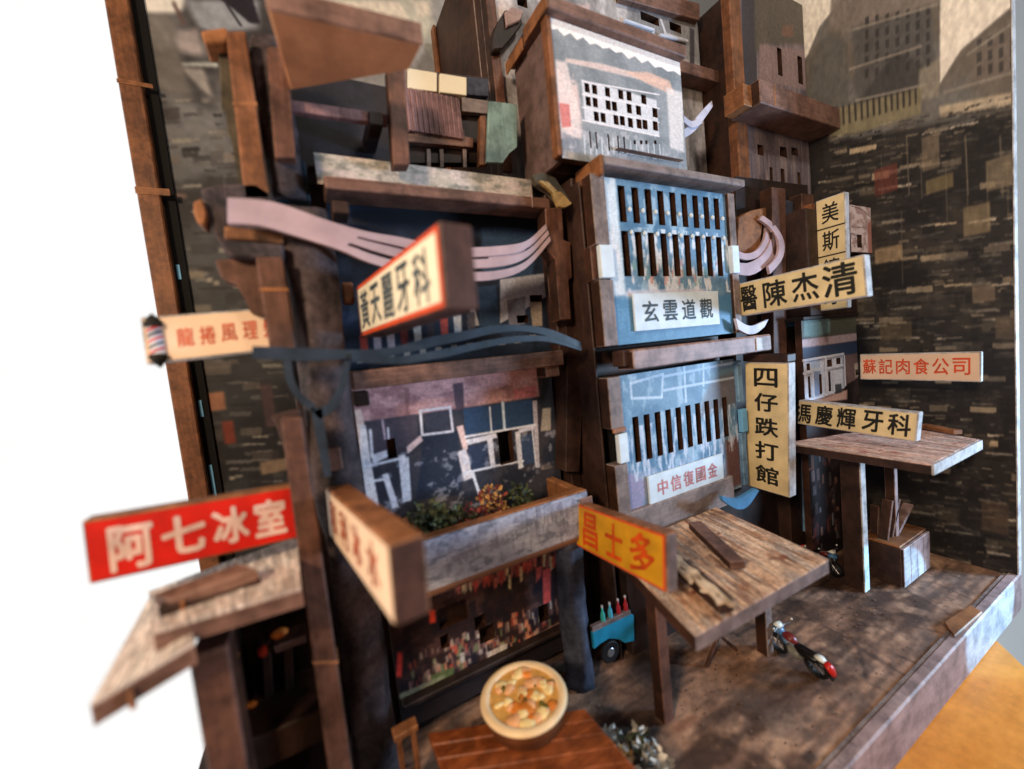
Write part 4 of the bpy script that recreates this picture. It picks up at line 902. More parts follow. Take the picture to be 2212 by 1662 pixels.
def exl(P, f):
    W = (190, 206, 224)
    P.stain(10, 8, (150, 160, 186), 0.7, 0.45, 0.6, 41, mask=(P.yy < 0.36).astype(float)); P.poly([(0, 0), (0.1, 0), (0.14, 0.28), (0, 0.4)], (150, 136, 166), 0.8, 8, True)
    P.poly([(0.6, 0.6), (1, 0.66), (1, 0.9), (0.75, 0.86)], (96, 88, 92), 0.85, 12, True); P.poly([(0.86, 0.02), (1, 0.02), (1, 0.4), (0.86, 0.4)], (96, 60, 56), 0.9, 8, True)
    for a, b in (((610, 480), (890, 400)), ((610, 480), (620, 610)), ((620, 610), (880, 600)), ((890, 400), (880, 600)), ((900, 540), (1500, 430)), ((1070, 300), (1090, 640)), ((1240, 280), (1240, 500)), ((900, 420), (1500, 300))):
        P.line(*c3b(*a), *c3b(*b), 4, W, 0.9)
    P.stain(40, 6, (196, 204, 222), 0.9, 0.5, 0.6, 44, mask=((P.yy > 0.3) & (P.yy < 0.66)).astype(float))
bay(le, hol, 'blue_lower_print', 51, exl)
bw(B, 'bay_box', 'black_void', le[0] + 0.004, le[1] - 0.004, 0.95, 0.98, 0.435, 0.905, 0.001)
def trims(side, X0, X1, segs):
    for (za, zb, mat, pr) in segs: bw(B, 'trim', mat, X0, X1, 0.888 - pr, 0.93, zb, za, 0.002)
zc = lambda a, b: at(*c7(a, b), 0.89).z
trims('l', ue[0] - 0.052, ue[0] - 0.0005, [(1.488, zc(440, 800), 'grey_wood_v', 0), (zc(440, 1104), 1.000, 'grey_wood_v', 0)])
bw(B, 'tab', 'plate_white', ue[0] - 0.045, ue[0] + 0.004, 0.882, 0.899, zc(450, 1092), zc(450, 808), 0.002)
bw(B, 'trim', 'red_wood_v', ue[0] - 0.06, ue[0] - 0.0005, 0.905, 0.94, zc(450, 1100), zc(450, 804), 0.002)
trims('r', ue[1] + 0.0005, ue[1] + 0.035, [(1.488, zc(1550, 806), 'grey_wood_v', 0), (zc(1550, 1056), 1.000, 'grey_wood_v', 0)])
bw(B, 'tab', 'plate_white', ue[1] - 0.004, ue[1] + 0.034, 0.882, 0.899, zc(1545, 1050), zc(1545, 812), 0.002)
zd = lambda a, b: at(*c3b(a, b), 0.89).z
trims('l', le[0] - 0.050, le[0] - 0.0005, [(0.908, zd(470, 875), 'grey_wood_v', 0), (zd(500, 1190), 0.432, 'grey_wood_v', 0)])
bw(B, 'tab', 'plate_white', le[0] - 0.032, le[0] + 0.004, 0.882, 0.899, zd(490, 1180), zd(490, 920), 0.002)
bw(B, 'tab', 'orange_wood', le[0] - 0.050, le[0] - 0.002, 0.880, 0.887, zd(480, 905), zd(480, 868), 0.001)
trims('r', le[1] + 0.0005, le[1] + 0.028, [(0.900, zd(1560, 640), 'blue_board', 0), (zd(1570, 910), 0.440, 'blue_board', 0)])
bw(B, 'tab', 'sky_blue', le[1] + 0.002, le[1] + 0.034, 0.882, 0.899, zd(1560, 905), zd(1560, 705), 0.002)
bpx(B, 'roof_beam', 'grey_wood', 1302, 334, 1610, 403, 0.87, 0.115)
bw(B, 'roof_return', 'orange_wood', at(1302, 334, .87).x - 0.012, at(1302, 334, .87).x - 0.0005, 0.868, 0.985, 1.478, at(1302, 334, .87).z, 0.002)
bpx(B, 'bay_shelf', 'mauve_wood', 1367, 758, 1667, 756, 0.83, 0.069)
bw(B, 'shelf_top', 'orange_wood', at(1367, 758, .83).x + 0.002, at(1667, 756, .83).x - 0.002, 0.8325, 0.8985, at(1367, 758, .83).z + 0.0003, at(1367, 758, .83).z + 0.003, 0.001)
bpx(B, 'shelf_tab', 'pale_ply', 1634, 731, 1648, 756, 0.826, 0.003, 0.0008)
bpx(B, 'shelf_bracket', 'dark_brown', 1346, 758, 1368, 790, 0.845, 0.05)
bpx(B, 'base_board', 'grey_wood', 1352, 1112, 1588, 1086, 0.885, 0.07)
bw(B, 'bay_side', 'dark_brown', 0.765, ue[0] - 0.053, 0.94, 0.984, 0.0, 1.488, 0.002)
bw(B, 'ground_wall', 'dark_wood', 0.80, 1.40, 0.93, 0.984, 0.0, 0.43, 0.002)
for (px, txt, ink, cl) in (([(1365, 638), (1547, 627), (1552, 698), (1371, 720)], '玄雲道觀', 'ink_grey', row(4, 0.06, 0.94, 0.5, 0.16, 0.56)), ([(1397, 1026), (1557, 982), (1562, 1041), (1402, 1091)], '中信復國金', 'ink_pale_red', row(5, 0.08, 0.92, 0.52, 0.13, 0.5))):
    c = [at(x, y, 0.897) for x, y in px]
    zt = (c[0].z + c[1].z) / 2; zb = (c[2].z + c[3].z) / 2; xl = (c[0].x + c[3].x) / 2; xr = (c[1].x + c[2].x) / 2
    pl = bw(B, 'name_plate', 'plate_white', xl, xr, 0.891, 0.8985, zb, zt, 0.001)
    lettering(pl, 'character', ink, [(ch, Vector((xl + (xr - xl) * (a - w / 2), 0.8902, zb + (zt - zb) * (b - h / 2))), Vector(((xr - xl) * w, 0, 0)), Vector((0, 0, (zt - zb) * h))) for ch, (a, b, w, h) in zip(txt, cl)], 0.014)

# ------------------------------------------------------------------ dark house against the right backdrop
C = thing('house', 'dark tall brown house with narrow slots and a balcony slab beside the right backdrop', 'house', (1.95, 1.02, 1.5), 'little houses of the model')
cx0 = at(1607, 200, 1.02).x
ce = (cx0, 2.185, 0.9, 2.45); f = uvY(*ce, 1.02)
P = Paint(380, 820, f, (112, 100, 106))
P.stain(5, 12, (82, 74, 82), 0.8, 0.45, 0.65, 1); P.stain(30, 8, (150, 132, 132), 0.7, 0.52, 0.66, 2)
P.poly([(1600, -60), (1630, -60), (1636, 190), (1606, 190)], (58, 56, 64), 0.9, 2)
P.poly([(1628, -60), (1740, -40), (1742, 96), (1650, 96), (1632, 120)], (86, 80, 72), 0.9, 4); P.poly([(1640, 95), (1740, 110), (1742, 195), (1640, 175)], (146, 122, 120), 0.8, 4)
P.poly([(1690, 55), (1714, 55), (1714, 80), (1690, 78)], (122, 88, 74), 0.8, 2)
P.poly([(1606, 236), (1745, 250), (1745, 282), (1606, 250)], (46, 50, 62), 1, 3); P.poly([(1606, 250), (1740, 278), (1742, 288), (1606, 262)], (168, 160, 176), 1, 1)
P.poly([(1606, 395), (1665, 402), (1690, 440), (1610, 450)], (206, 184, 182), 0.9, 2)
for i in range(9): P.line(1622 + i * 13, 335, 1626 + i * 13, 398, 2.2, (150, 130, 128) if i % 2 else (78, 66, 72), 0.8)
P.grain(100, 200, 0.2, 5)
hol = [rY(*q, 1.02) for q in ((1678, 102, 1691, 166), (1722, 120, 1735, 184), (1636, 312, 1650, 337), (1684, 316, 1700, 341), (1709, 318, 1724, 338), (1662, 361, 1671, 412), (1686, 364, 1696, 402), (1722, 372, 1731, 420))]
panel(C, 'front', printed('dark_house_print', P.image('dark_house_print', 1)), ce, 1.02, 0.03, hol)
bw(C, 'body', 'dark_brown', cx0, 2.185, 1.09, 1.45, 0.0, 2.40, 0.004)
bw(C, 'side_wall', 'brown_wood_v', cx0 - 0.034, cx0 - 0.001, 1.051, 1.27, 0.9, 2.16, 0.002)
bw(C, 'corner_strip', 'orange_wood_v', cx0 - 0.072, cx0 - 0.0005, 1.012, 1.050, 0.9, 2.45, 0.003)
sl = [atZ(1643, 222, 1.868), atZ(1796, 240, 1.868), atZ(1752, 262, 1.868), atZ(1640, 250, 1.868)]
bxL, bxR = at(1643, 220, 0.90).x, 2.193
bw(C, 'balcony_slab', 'brown_wood', bxL, bxR, 0.90, 1.019, at(1643, 221, .9).z, at(1643, 170, .9).z, 0.003)
bw(C, 'slab_return', 'orange_wood', bxL - 0.05, bxL - 0.0005, 0.93, 1.010, at(1643, 221, .9).z, at(1643, 175, .9).z, 0.002)
bw(C, 'joint', 'orange_wood', bxL + 0.09, bxL + 0.096, 0.8985, 0.8998, at(1643, 219, .9).z, at(1643, 172, .9).z, 0.0004)
# uprights between the blue house and the corner shop
Q = thing('narrow_house', 'narrow recessed house of brown posts and a grey panel right of the blue bays', 'house', (1.62, 0.95, 0), 'little houses of the model')
def post(nm, mat, pts, Y, d=0.05): return obj(nm, prism(NB(), [at(x, y, Y) for x, y in pts], (0, d, 0), 0.002), mat, Q)
post('post', 'red_wood_v', [(1668, 404), (1697, 408), (1700, 770), (1672, 770)], 0.93)
post('grey_panel', 'bark_blue', [(1697, 432), (1733, 440), (1734, 700), (1699, 700)], 0.965, 0.03)
post('post', 'red_wood_v', [(1732, 418), (1758, 420), (1762, 735), (1736, 738)], 0.93)
post('thin_post', 'orange_wood_v', [(1752, 440), (1761, 440), (1766, 690), (1757, 690)], 0.90, 0.03)
post('blue_panel', 'blue_board', [(1698, 672), (1729, 668), (1740, 1150), (1712, 1150)], 0.955, 0.03)
post('blue_panel', 'blue_board', [(1736, 980), (1762, 984), (1768, 1120), (1740, 1150)], 0.94, 0.02)
post('pale_panel', 'plate_white', [(1763, 985), (1782, 990), (1784, 1100), (1768, 1120)], 0.95, 0.02)
post('back_wall', 'dark_wood', [(1590, 380), (1745, 400), (1762, 1200), (1590, 1180)], 1.0, 0.012)
obj('round_plate', prism(NB(), [at(x, y, 0.955) for x, y in [(1596, 470), (1620, 456), (1664, 446), (1668, 470), (1646, 480), (1642, 530), (1624, 556), (1592, 560)]], (0, 0.03, 0), 0.002), 'orange_wood', Q)
# ------------------------------------------------------------------ corner shop on the right
D = thing('house', 'low corner house with white window frames behind the right stall roof', 'house', (1.97, 0.87, 0), 'little houses of the model')
r4 = lambda a, b: (a * .1872 + 1624.5, b * .1872 + 674)
de = (1.745, 2.185, 0.0, 1.02); f = uvY(*de, 0.87)
P = Paint(420, 760, f, (60, 48, 50))
P.stain(6, 10, (34, 28, 32), 0.8, 0.42, 0.6, 1)
P.poly([r4(560, 60), r4(1300, 0), r4(1400, 180), r4(1180, 240), r4(740, 300), r4(560, 300)], (84, 84, 72), 1, 3); P.poly([r4(600, 60), r4(900, 20), r4(900, 240), r4(740, 290), r4(600, 290)], (120, 150, 150), 0.9, 5)
P.poly([r4(560, 320), r4(1220, 240), r4(1230, 330), r4(580, 430)], (186, 160, 162), 1, 2); P.bits(26, (0.0, 0.9), (0.80, 0.86), (0.02, 0.05), (0.01, 0.02), [(206, 160, 150), (214, 206, 212), (120, 110, 116)], 3)
P.poly([r4(560, 420), r4(1290, 330), r4(1290, 480), r4(600, 560)], (52, 66, 92), 1, 3)
P.poly([r4(585, 580), r4(830, 510), r4(1050, 500), r4(1070, 880), r4(830, 980), r4(600, 1030)], (206, 212, 228), 1, 1)
P.poly([r4(700, 690), r4(790, 680), r4(800, 950), r4(720, 980)], (120, 140, 176), 0.9, 3); P.poly([r4(680, 540), r4(790, 530), r4(780, 660), r4(680, 650)], (176, 196, 224), 1, 2)
P.poly([r4(1070, 500), r4(1240, 470), r4(1240, 750), r4(1080, 850)], (120, 96, 96), 1, 2); P.poly([r4(1180, 600), r4(1250, 580), r4(1250, 740), r4(1190, 760)], (196, 178, 168), 0.9, 2)
P.poly([r4(590, 1030), r4(1100, 900), r4(1100, 1010), r4(590, 1080)], (206, 170, 158), 1, 2); P.poly([r4(940, 840), r4(1030, 830), r4(1040, 930), r4(960, 950)], (60, 64, 72), 0.9, 2)
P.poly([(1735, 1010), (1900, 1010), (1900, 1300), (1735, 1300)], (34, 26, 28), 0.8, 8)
P.bits(70, (0.0, 0.5), (0.05, 0.45), (0.02, 0.06), (0.01, 0.06), [(120, 60, 56), (150, 150, 160), (60, 50, 56), (170, 120, 104)], 9, (0.2, 0.7))
P.grain(100, 200, 0.18, 5)
hol = [rY(*r4(*a), *r4(*b), 0.87) for a, b in (((628, 600), (672, 672)), ((642, 748), (680, 985)), ((772, 722), (812, 945)), ((865, 556), (925, 628)), ((970, 536), (1022, 598)), ((877, 690), (913, 915)), ((1192, 668), (1230, 728)))]
panel(D, 'front', printed('corner_print', P.image('corner_print', 1), 0.55), de, 0.87, 0.025, hol)
for a, b, c, d in ((590, 575, 830, 512), (840, 512, 1055, 498), (596, 716, 690, 690), (852, 660, 1050, 620), (600, 1020, 835, 975), (850, 960, 940, 930)):
    p0, p1 = at(*r4(a, b), 0.866), at(*r4(c, d), 0.866); zz = (p0.z + p1.z) / 2
    bw(D, 'window_frame', 'white_frame', p0.x, p1.x, 0.863, 0.8695, zz - 0.005, zz + 0.005, 0.001)
for a, b, d in ((598, 580, 1020), (690, 700, 985), (838, 515, 975), (930, 700, 930), (1052, 500, 860)):
    p0, p1 = at(*r4(a, b), 0.866), at(*r4(a + 8, d), 0.866); bw(D, 'window_frame', 'white_frame', p0.x - 0.005, p0.x + 0.005, 0.8615, 0.8628, p1.z, p0.z, 0.0005)
bw(D, 'body', 'dark_brown', 1.745, 2.185, 0.95, 1.088, 0.0, 1.0, 0.003)
bw(D, 'roof_edge', 'dark_wood', 1.742, 2.19, 0.86, 1.0, 1.021, 1.035, 0.002)
z5 = lambda a, b: (a * .1871 + 1641.8, b * .1871 + 380.2)
be = rY(*z5(1030, 330), *z5(1300, 890), 0.81); f = uvY(*be, 0.81)
P = Paint(140, 260, f, (226, 208, 212)); P.stain(5, 8, (170, 140, 138), 0.8, 0.45, 0.6, 2); P.poly([(0.78, 0), (1, 0), (1, .8), (0.8, .6)], (164, 100, 88), 0.8, 4, True)
P.line(*z5(1050, 345), *z5(1180, 390), 1.5, (70, 56, 62)); P.line(*z5(1180, 390), *z5(1300, 500), 1.5, (70, 56, 62)); P.line(*z5(1060, 590), *z5(1220, 600), 1.5, (110, 96, 104)); P.bits(30, (0, .3), (.1, .5), (.02, .06), (.01, .03), [(110, 96, 110)], 3, (.3, .8))
panel(D, 'upper_panel', printed('upper_panel_print', P.image('upper_panel_print', 1)), be, 0.81, 0.02, [rY(*z5(1118, 676), *z5(1178, 832), 0.81)])
bw(D, 'upper_body', 'dark_brown', 1.80, 2.185, 0.862, 1.0, 1.036, be[3] - 0.01, 0.003)

# ------------------------------------------------------------------ stall roofs
def plank_paint(name, w, h, base, seed, cols):
    P = Paint(w, h, lambda x, y: (x, y), base)
    P.stain(5, 6, cols[1], 0.55, 0.5, 0.66, seed + 1, 5); P.stain(8, 8, cols[2], 0.35, 0.54, 0.68, seed + 2)
    P.stain(46, 4, cols[0], 0.85, 0.48, 0.6, seed); P.stain(70, 6, cols[1], 0.5, 0.55, 0.65, seed + 7); P.stain(30, 3, (150, 142, 138), 0.5, 0.5, 0.64, seed + 9)
    P.bits(14, (0, 1), (0, 1), (0.02, 0.06), (0.02, 0.05), [cols[3], cols[1]], seed, (0.3, 0.8)); P.grain(120, 60, 0.3, seed + 5)
    return printed(name, P.image(name, 1), 0.55, 0.4)
plank_paint('mid_roof_print', 420, 300, (206, 166, 136), 61, [(232, 196, 166), (104, 72, 58), (170, 108, 72), (130, 66, 44)])
plank_paint('right_roof_print', 420, 300, (222, 184, 172), 71, [(238, 208, 196), (150, 108, 98), (120, 66, 56), (146, 60, 46)])
plank_paint('left_roof_print', 420, 300, (222, 204, 194), 81, [(236, 222, 214), (140, 122, 112), (116, 122, 116), (120, 96, 90)])
def slab(bm, q, t):
    """q: back-left, back-right, front-right, front-left top corners"""
    up = [bm.verts.new(p) for p in q]; dn = [bm.verts.new(Vector(p) - Vector((0, 0, t))) for p in q]
    top = bm.faces.new(up); fs = [top, bm.faces.new(dn[::-1])] + [bm.faces.new((up[i], dn[i], dn[(i + 1) % 4], up[(i + 1) % 4])) for i in range(4)]
    return top, fs
def stall_roof(root, q, t, topmat, edgemat, npl=9):
    """boards laid side by side, each its own piece, on a thick frame; u runs along the front"""
    q = [Vector(p) for p in q]; up = Vector((0, 0, 0.0045))
    bm = NB(); slab(bm, q, t); obj('frame', bm, edgemat, root)
    for i in range(npl):
        a, b = i / npl + 0.0009, (i + 1) / npl - 0.0009; k = up + Vector((0, 0, 0.0008 * ((i * 7) % 3)))
        e = 0.012
        p = [q[0].lerp(q[1], a), q[0].lerp(q[1], b), q[3].lerp(q[2], b), q[3].lerp(q[2], a)]
        bm = NB(); l = bm.loops.layers.uv.verify(); top, fs = slab(bm, [x + k for x in p], 0.0043 + 0.0008 * ((i * 7) % 3) - 0.0003)
        uvs = {0: (a, 1), 1: (b, 1), 2: (b, 0), 3: (a, 0)}
        for fc in fs:
            for lp in fc.loops:
                d = min(range(4), key=lambda j: (lp.vert.co.xy - p[j].xy).length); lp[l].uv = uvs[d]
        obj('roof_board', bm, topmat, root)
M = thing('stall_roof', 'weathered plank stall roof on two posts in front of the blue bay house', 'stall roof', (0.9, 0.7, 0), 'stall roofs over the street')
q = [atZ(1322, 1192, 0.408), Vector((1.165, 0.872, 0.408)), atZ(1790, 1213, 0.405), atZ(1502, 1378, 0.405)]
stall_roof(M, q, 0.030, 'mid_roof_print', 'end_grey', 12)
pz = 0.376
bw(M, 'post', 'brown_wood_v', 0.70, 0.735, 0.715, 0.75, 0.0, pz, 0.002)
bw(M, 'post', 'grey_wood_v', 1.128, 1.160, 0.70, 0.735, 0.0, pz, 0.002)
lt = thing('plank', 'dark brown loose plank lying on the middle stall roof', 'plank', atZ(1590, 1180, 0.412))
def lie(pa, pb, w, t, z, mat, root, nm='board'):
    a, b = atZ(*pa, z), atZ(*pb, z); d = (b - a).normalized(); s = Vector((-d.y, d.x, 0)) * w
    return obj(nm, prism(NB(), [a, b, b + s, a + s], (0, 0, t), 0.002), mat, root)
lie((1612, 1229), (1516, 1140), 0.04, 0.022, 0.416, 'brown_wood', lt)
ld = thing('broken_lattice', 'pale broken slats on a dark block lying beside the yellow sign', 'lattice', atZ(1510, 1260, 0.412))
lie((1586, 1322), (1446, 1200), 0.034, 0.030, 0.416, 'dark_brown', ld, 'block')
wood('pale_split', (170, 136, 104), (240, 214, 180), grain=(12, 12, 12), bump=0.8, seed=31)
a, b = atZ(1584, 1312, 0.4475), atZ(1436, 1180, 0.4475); d = b - a; s_ = Vector((-d.y, d.x, 0)).normalized(); rl = random.Random(4)
for k, (o0, o1, t0, t1) in enumerate(((0.000, 0.004, 0.0, 0.98), (0.016, 0.012, 0.05, 1.05), (0.030, 0.020, 0.35, 1.12))):
    n = 12; L_, R_ = [], []
    for i in range(n + 1):
        t = t0 + (t1 - t0) * i / n; c = a + d * t + s_ * (o0 + (o1 - o0) * i / n + 0.0025 * math.sin(i * 1.9 + k)); w = 0.0052 + 0.0022 * math.sin(i * 2.3 + 2 * k)
        L_.append(c - s_ * w); R_.append(c + s_ * w)
    obj('slat', prism(NB(), L_ + R_[::-1], (0, 0, 0.006 + 0.001 * k), 0), 'pale_split', ld)
for t, ang in ((0.18, 0.5), (0.42, -0.4), (0.63, 0.6), (0.86, -0.3)):
    c = a + d * t; e = (s_ + d.normalized() * ang) * 0.03; w = d.normalized() * 0.005
    obj('cross_slat', prism(NB(), [c - w, c + w, c + e + w * .6, c + e - w * .6], (0, 0, 0.0045), 0), 'pale_split', ld)

Rr = thing('stall_roof', 'pinkish grey plank stall roof on a pale fronted post below the long cream sign', 'stall roof', (1.75, 0.65, 0), 'stall roofs over the street')
q = [Vector((1.575, 0.862, 0.556)), Vector((2.06, 0.70, 0.556)), atZ(2116, 953, 0.553), atZ(1993, 1016, 0.553)]
q[3] = Vector((1.572, q[3].y, 0.553))
stall_roof(Rr, q, 0.026, 'right_roof_print', 'dark_brown', 11)
fa, fbv = q[3], q[2]
obj('front_fascia', prism(NB(), [fa + Vector((0.001, -0.001, 0.004)), fbv + Vector((0, -0.001, 0.004)), fbv + Vector((0, -0.001, -0.028)), fa + Vector((0.001, -0.001, -0.028))], (0, -0.006, 0), 0.001), 'pale_ply', Rr)
bw(Rr, 'post', 'dark_brown', 1.700, 1.738, 0.687, 0.745, 0.0, 0.526, 0.002)
bw(Rr, 'post_face', 'pale_ply', 1.702, 1.737, 0.682, 0.6865, 0.0, 0.524, 0.001)
bw(Rr, 'post', 'mauve_wood', 1.905, 1.930, 0.66, 0.69, 0.0, 0.526, 0.002)
rp = thing('plank', 'orange brown loose plank at the back of the right stall roof', 'plank', atZ(2010, 930, 0.56))
lie((1984, 925), (2060, 940), 0.03, 0.016, 0.5645, 'orange_wood', rp)

Lf = thing('stall_roof', 'pale plank stall roof tilting left below the red sign', 'stall roof', (-0.2, 0.85, 0), 'stall roofs over the street')
ql = [at(322, 1283, 1.0), at(642, 1163, 1.0), at(652, 1276, 0.72), at(455, 1378, 0.715)]
stall_roof(Lf, [ql[0], ql[1], ql[2], at(330, 1372, 0.735)], 0.026, 'left_roof_print', 'brown_wood', 5)
bm = NB(); slab(bm, [at(322, 1300, 0.94), at(410, 1320, 0.83), at(420, 1396, 0.70), at(196, 1530, 0.70)], 0.026); obj('frame', bm, 'brown_wood', Lf)
bm = NB(); l = bm.loops.layers.uv.verify(); top, fs = slab(bm, [p + Vector((0, 0, 0.005)) for p in [at(322, 1300, 0.94), at(410, 1320, 0.83), at(420, 1396, 0.70), at(196, 1530, 0.70)]], 0.0045)
for fc in fs:
    for lp, uvc in zip(fc.loops, ((0, 1), (1, 1), (1, 0), (0, 0))): lp[l].uv = uvc
obj('lower_sheet', bm, 'left_roof_print', Lf)
pa_, pb_ = at(196, 1535, 0.697), at(420, 1400, 0.697)
for t in (0.36,):
    c = pa_.lerp(pb_, t); obj('joint', box(NB(), c.x - 0.003, c.x + 0.003, 0.692, 0.6985, c.z - 0.030, c.z - 0.002, 0.001), 'orange_wood', Lf)
bw(Lf, 'post', 'red_wood_v', -0.222, -0.172, 0.745, 0.80, 0.0, 0.595, 0.003)
lp_ = thing('plank', 'brown plank lying on the left stall roof under the red sign', 'plank', at(450, 1280, 0.84))
obj('board', prism(NB(), [at(335, 1308, 0.83), at(518, 1240, 0.83), at(560, 1252, 0.80), at(372, 1322, 0.80)], (0, 0, 0.02), 0.002), 'brown_wood', lp_)
obj('board_edge', prism(NB(), [at(338, 1315, 0.798), at(560, 1258, 0.798), at(566, 1274, 0.798), at(352, 1350, 0.798)], (0, 0.02, 0), 0.002), 'dark_brown', lp_)
obj('joint', prism(NB(), [at(388, 1300, 0.794), at(398, 1298, 0.794), at(404, 1344, 0.794), at(394, 1346, 0.794)], (0, 0.003, 0), 0.0006), 'orange_wood', lp_)
# dim stall under the left roof
S = thing('market_stall', 'dim wooden stall with a counter under the left roof', 'stall', (-0.12, 1.0, 0))
bw(S, 'back_wall', 'dark_wood', -0.215, -0.06, 1.06, 1.08, 0.0, 0.60, 0.002)
bw(S, 'side_wall', 'dark_brown', -0.225, -0.2155, 0.82, 1.08, 0.0, 0.58, 0.002)
ca, cb = at(490, 1610, 0.93), at(655, 1560, 0.93)
bw(S, 'counter', 'dark_brown', -0.21, -0.055, 0.90, 1.05, ca.z - 0.06, ca.z + 0.01, 0.003)
for x0 in (566, 612): obj('partition', prism(NB(), [at(x0, 1390, 1.0), at(x0 + 18, 1384, 1.0), at(x0 + 26, 1550, 1.0), at(x0 + 8, 1556, 1.0)], (0, 0.02, 0), 0.001), 'dark_brown', S)
obj('shelf', prism(NB(), [at(590, 1398, 0.98), at(660, 1372, 0.98), at(662, 1388, 0.98), at(596, 1412, 0.98)], (0, 0.05, 0), 0.001), 'brown_wood', S)
g_ = 'small goods in the dim left stall'
for nm, lb, cat, px, rad, mt in (('fruit', 'golden brown bun on the shelf of the left stall', 'bun', (603, 1368), (0.016, 0.012, 0.009), 'food_orange'), ('lamp', 'pale round lamp hanging under the left stall roof', 'lamp', (504, 1420), (0.011, 0.011, 0.014), 'food_cream'), ('lantern', 'small dark red lantern hanging inside the left stall', 'lantern', (567, 1408), (0.009, 0.009, 0.012), 'lantern_red'), ('fruit', 'orange bun low on the left stall counter', 'bun', (540, 1524), (0.014, 0.010, 0.005), 'food_orange')):
    c = at(*px, 0.95); t = tag(obj(nm, blob(NB(), c, rad, len(lb), 0.12, 2), mt, smooth=True), lb, cat, g_)
    if nm in ('lamp', 'lantern'):
        tube(bm := NB(), [c + Vector((0, 0, rad[2])), c + Vector((0, 0, rad[2] + 0.03))], 0.002, 6); obj('cord', bm, 'rubber', t)

# ------------------------------------------------------------------ cables: flat cut strips hung across the fronts
def ribbon(name, mat, up, lo, Ys, t, label, cat, group='flat cut cable strips', root=None):
    n = len(up); bm = NB(); g = []
    for i in range(n):
        Y = Ys[0] + (Ys[1] - Ys[0]) * i / (n - 1); a, b = at(*up[i], Y), at(*lo[i], Y)
        g.append([bm.verts.new(p) for p in (a, b, b + Vector((0, t, 0)), a + Vector((0, t, 0)))])
    for i in range(n - 1):
        for k in range(4): bm.faces.new((g[i][k], g[i][(k + 1) % 4], g[i + 1][(k + 1) % 4], g[i + 1][k]))
    bm.faces.new(g[0]); bm.faces.new(g[-1][::-1])
    if root: return obj(name, bm, mat, root)
    return tag(obj(name, bm, mat), label, cat, group)
def spl(pts, n):
    out = []; m = len(pts) - 1
    for i in range(n + 1):
        t = i / n * m; k = min(int(t), m - 1); fr = t - k; p = [pts[max(0, min(m, k + j))] for j in (-1, 0, 1, 2)]
        out.append(tuple(0.5 * (2 * p[1][c] + (p[2][c] - p[0][c]) * fr + (2 * p[0][c] - 5 * p[1][c] + 4 * p[2][c] - p[3][c]) * fr ** 2 + (3 * p[1][c] - p[0][c] - 3 * p[2][c] + p[3][c]) * fr ** 3) for c in (0, 1)))
    return out
up = spl([(491, 427), (592, 437), (709, 477), (790, 500), (861, 512), (940, 528), (1011, 535), (1111, 528), (1149, 513), (1180, 484)], 36)
lo = spl([(491, 482), (560, 487), (640, 510), (734, 540), (797, 567), (890, 592), (1000, 606), (1074, 603), (1136, 580), (1190, 520)], 36)
mix = lambda f: [(a[0] * (1 - f) + b[0] * f, a[1] * (1 - f) + b[1] * f) for a, b in zip(up, lo)]
W = thing('cable_bundle', 'broad mauve cable bundle sagging across the third storey behind the red bordered sign', 'cable', at(500, 450, .90), 'flat cut cable strips')
ribbon('strand', 'cable_mauve', mix(0)[:13], mix(1)[:13], (0.90, 0.93), 0.012, '', '', root=W)
ribbon('strand', 'cable_mauve', mix(0)[12:], mix(.28)[12:], (0.93, 0.99), 0.012, '', '', root=W)
ribbon('strand', 'cable_mauve', mix(.36)[12:], mix(.62)[12:], (0.93, 0.99), 0.012, '', '', root=W)
ribbon('strand', 'cable_mauve', mix(.74)[12:], mix(1)[12:], (0.93, 0.99), 0.012, '', '', root=W)
ribbon('strand', 'cable_mauve', mix(.26)[26:32], mix(.40)[26:32], (0.968, 0.982), 0.010, '', '', root=W)
N_ = thing('cable_bundle', 'dark navy cable pair bowed over the balustrade of the second storey', 'cable', at(700, 760, .89), 'flat cut cable strips')
u1 = spl([(545, 748), (674, 752), (760, 756), (850, 750), (930, 728), (1000, 716), (1060, 704), (1124, 702), (1190, 712), (1256, 740)], 30)
l1 = spl([(545, 774), (674, 780), (760, 774), (850, 768), (930, 750), (1000, 736), (1060, 722), (1124, 716), (1190, 728), (1256, 754)], 30)
ribbon('strand', 'cable_navy', u1, l1, (0.86, 0.93), 0.012, '', '', root=N_)
u2 = spl([(760, 764), (860, 770), (950, 756), (1020, 742), (1100, 728), (1180, 726), (1256, 746)], 24); l2 = spl([(760, 782), (860, 786), (950, 774), (1020, 758), (1100, 742), (1180, 738), (1256, 758)], 24)
ribbon('strand', 'cable_navy', u2, l2, (0.868, 0.932), 0.012, '', '', root=N_)
for k, (uu, ll) in enumerate(((spl([(612, 770), (618, 820), (640, 862), (676, 890)], 10), spl([(628, 770), (634, 815), (652, 850), (684, 876)], 10)), (spl([(676, 890), (712, 868), (732, 830), (744, 780)], 10), spl([(690, 906), (726, 884), (746, 840), (758, 780)], 10)), (spl([(672, 880), (680, 930), (690, 980), (700, 1030)], 8), spl([(696, 884), (702, 930), (710, 980), (716, 1030)], 8)))):
    ribbon('hanging_strand', 'cable_navy', uu, ll, (0.865, 0.865), 0.01, '', '', root=N_)
ribbon('cable', 'cable_mauve', spl([(1588, 566), (1618, 568), (1650, 548), (1668, 510), (1660, 474)], 14), spl([(1588, 592), (1626, 594), (1664, 566), (1682, 530), (1668, 470)], 14), (0.90, 0.95), 0.01, 'mauve cable loop right of the upper blue bay', 'cable')
